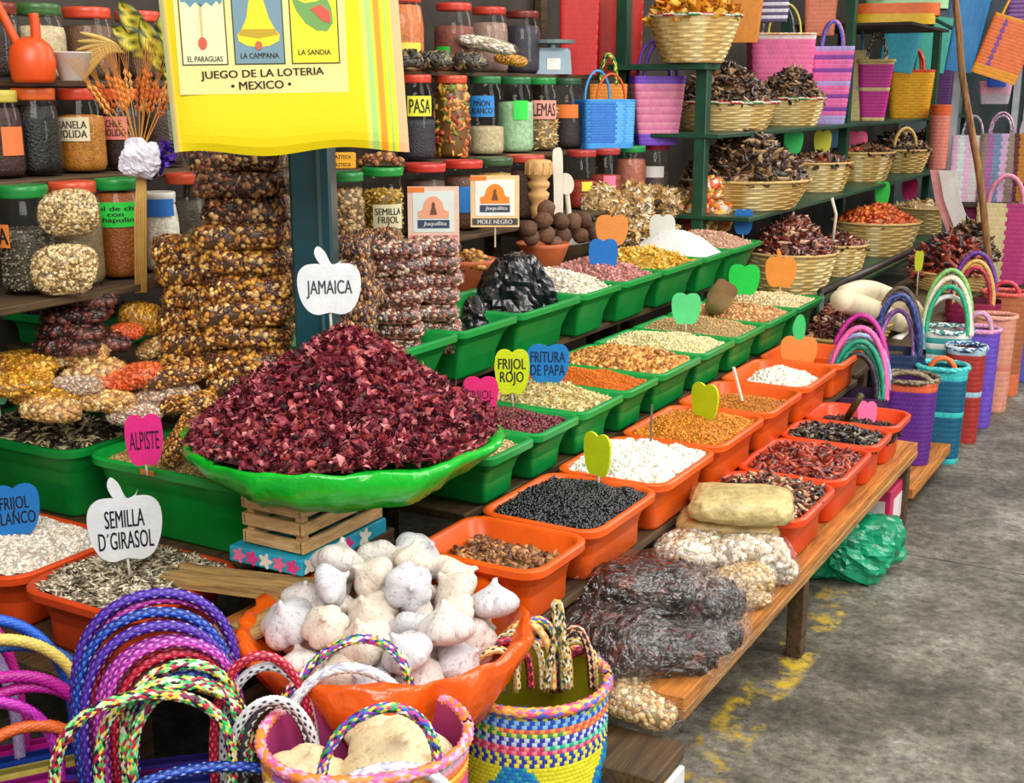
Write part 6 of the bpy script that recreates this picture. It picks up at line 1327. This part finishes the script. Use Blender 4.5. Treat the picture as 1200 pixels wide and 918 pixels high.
for k, (pix, r, lab) in enumerate((([(990, 345), (1015, 340), (1045, 350), (1070, 362), (1074, 378)], .045, 'thick cream cloth roll uppermost beside the chile basket'), ([(985, 352), (1010, 360), (1040, 372), (1068, 385)], .05, 'thick cream cloth roll in front of the upper one'), ([(1050, 400), (1075, 390), (1100, 385), (1118, 395)], .03, 'thin white cloth strap draped over the bags'))):
    pts = np.array([P(a, b, x=-1.25+.02*k) for a, b in pix]); b_ = MB(); sp_ = spline(pts, 26); b_.tube(sp_, r*(.75+.25*np.sin(np.linspace(.3, 2.9, len(sp_)))), 14); o = ob('cloth_roll', b_.mesh('roll', True), CR if k < 2 else mat('#eae6e0', .5), None); tag(o, lab, 'cloth roll', 'cream cloth rolls')
FARB = [((-1.13, 4.62, .09), .24, .2, .30, '#3c1c48', [('#1c9c7c #18886c', .22, .8, .15), ('#f0f0ec #d8d8d8', .24, .84, .15), ('#f06cb0 #e85ca0', .27, .9, .2), ('#c82c98 #b01c84', .29, .95, .25), ('#1c9c7c #48b898', .2, .7, .35), ('#8c1c78 #a82c90', .25, .8, .45), ('#24242c #3c3c48', .17, .6, .1), ('#a8b8e0 #8ca0d0', .22, 1.0, -.1)], None, 'dark bag with green, white and pink hoop handles behind the last red tub'),
        ((-.985, 4.83, .092), .22, .2, .33, lambda t, u, r: '#5c2484' if t < .85 else '#d8603c', [('#6c5c48 #8c7c60', .05, .8, .6)], '#4c4434 #8c7c5c #3c3428', 'purple bag with rope coil on top at the low plank'),
        ((-.93, 5.22, 0), .2, .18, .40, lambda t, u, r: '#38c0c0' if t > .86 or .46 < t < .52 or t < .04 else '#0c5c7c', [('#e86c2c #f07c3c', .06, .5, 0)], '#5cd8d0 #2ca8b0', 'teal two-tier bag with turquoise trim on the floor'),
        ((-.9, 5.58, 0), .16, .16, .42, lambda t, u, r: '#a8c8d8' if .46 < t < .52 or t > .92 else '#a83028', [], '#c8d8e0 #2c5c8c', 'brick red bag with pale band behind the teal one'),
        ((-.90, 5.88, 0), .18, .16, .45, lambda t, u, r: '#d0a0d8' if .5 < t < .55 else '#6c4cc0', [('#c890b8 #e0b0c8', .1, .6, 0)], '#e0a0c0 #c880b0', 'violet bag behind the brick red one'),
        ((-.89, 6.22, 0), .2, .16, .46, lambda t, u, r: '#e09880' if not .44 < t < .48 else '#d87c68', [], '#e8a890 #d88c78', 'peach coloured bag along the aisle'),
        ((-.90, 6.6, 0), .22, .18, .52, lambda t, u, r: '#b06840' if t > .2 else '#e07848', [('#e0485c #c83c50', .08, .6, 0)], '#d84c4c #e86c5c', 'brown bag with red rim along the aisle'),
        ((-.86, 7.0, 0), .22, .18, .45, '#5c64c8', [], '#a8a0e0 #8c88d0', 'periwinkle bag along the aisle'),
        ((-.80, 7.4, 0), .3, .2, .42, '#1c5c98', [], None, 'navy blue bag farthest along the aisle'),
        ((-1.13, 5.25, .0), .24, .2, .44, '#24385c', [('#3c3448 #8c7ca0', .25, .7, .1), ('#6c5840 #a08860', .26, .6, .0), ('#2c3c78 #4c5ca0', .27, .75, -.1), ('#c8a468 #a88448', .24, .85, .3), ('#8c5ca8 #b07cc8', .2, .6, .35), ('#3c8cb0 #5cacd0', .22, .9, .2), ('#40342c #5c4c40', .29, .8, .15)], None, 'dark blue bag with thin looped handles between the platform and the purple bag'),
        ((-1.02, 5.75, .0), .22, .2, .46, lambda t, u, r: '#e8e8e0' if r % 2 else '#3ca0a0', [('#1c9c6c #2cb080', .22, .8, .2), ('#c8c870 #b0b058', .24, .85, .25), ('#d8d0b8 #e8e0c8', .26, .9, .3), ('#2c88b8 #48a4d0', .2, .8, -.1), ('#f0ece4 #d8d4cc', .18, .95, .4), ('#8cc870 #70b058', .28, .95, .4)], '#f0f0ea #2c8c8c', 'white and teal banded bag with green and yellow hoop handles'),
        ((-1.02, 6.4, 0), .26, .22, .50, '#8c1c48', [('#e0b868 #d0a858', .22, .7, .1), ('#5c2c8c #7c3ca8', .24, .8, .2), ('#c83c50 #a82c40', .19, .6, .0), ('#e0a848 #c89038', .18, .75, .3)], None, 'maroon bag with golden hoop handle below the pole')]
for loc, w, d, h, cf, hs, rim, lab in FARB:
    woven_bag(loc, w, d, h, cf, lab, hs, rim, .88, None, None, 18, hr=.011, r=.6)
# scoops
p = P(843, 350, x=-1.62); s = ppm(p); o = ob('clear_scoop', MB().loft([[(x*.6, y*.8, -.06) for x, y in rrect(.05, .04, .03, 3)], [(x, y, .0) for x, y in rrect(.05, .04, .03, 3)], [(x*.9, y, .06) for x, y in rrect(.05, .04, .03, 3)]], True, False).mesh('scoop', True), mat('#b89870', .3, coat=.4), None, p, rotz=.4); o.rotation_euler = (.5, .5, .4); tag(o, 'brownish plastic scoop stuck in the tan peanuts', 'scoop')
p = P(1000, 478, x=-1.0); t = thing('metal_scoop', 'dark olive scoop leaning in the farthest bench tub', 'scoop', p, rot=(.4, .4, .3)); ob('handle', MB().tube([(0, 0, -.05), (0, 0, .06)], .012, 8).mesh('handle', True), mat('#4c4428', .4, metal=.4), t); ob('blade', MB().box(-.02, .02, -.006, .006, -.1, -.04, bev=.003).mesh('blade'), mat('#5c5030', .4, metal=.4), t)
p = P(866, 452, x=-1.28); o = ob('stirring_stick', MB().tube([(-.02, 0, .06), (.012, 0, -.05)], .006, 6).mesh('stick'), mat('#ecd8c8', .5), None, p, rotz=.4); tag(o, 'pale stick leaning in the half-filled orange tub', 'stick')
p = P(763, 505, x=-1.28); o = ob('sign_stick', MB().tube([(0, 0, .09), (.0, 0, -.03)], .003, 6).mesh('stick'), mat('#6a6458', .5), None, (p[0], p[1], .59), rotz=.4); tag(o, 'thin dark stick standing in the white hominy', 'stick')
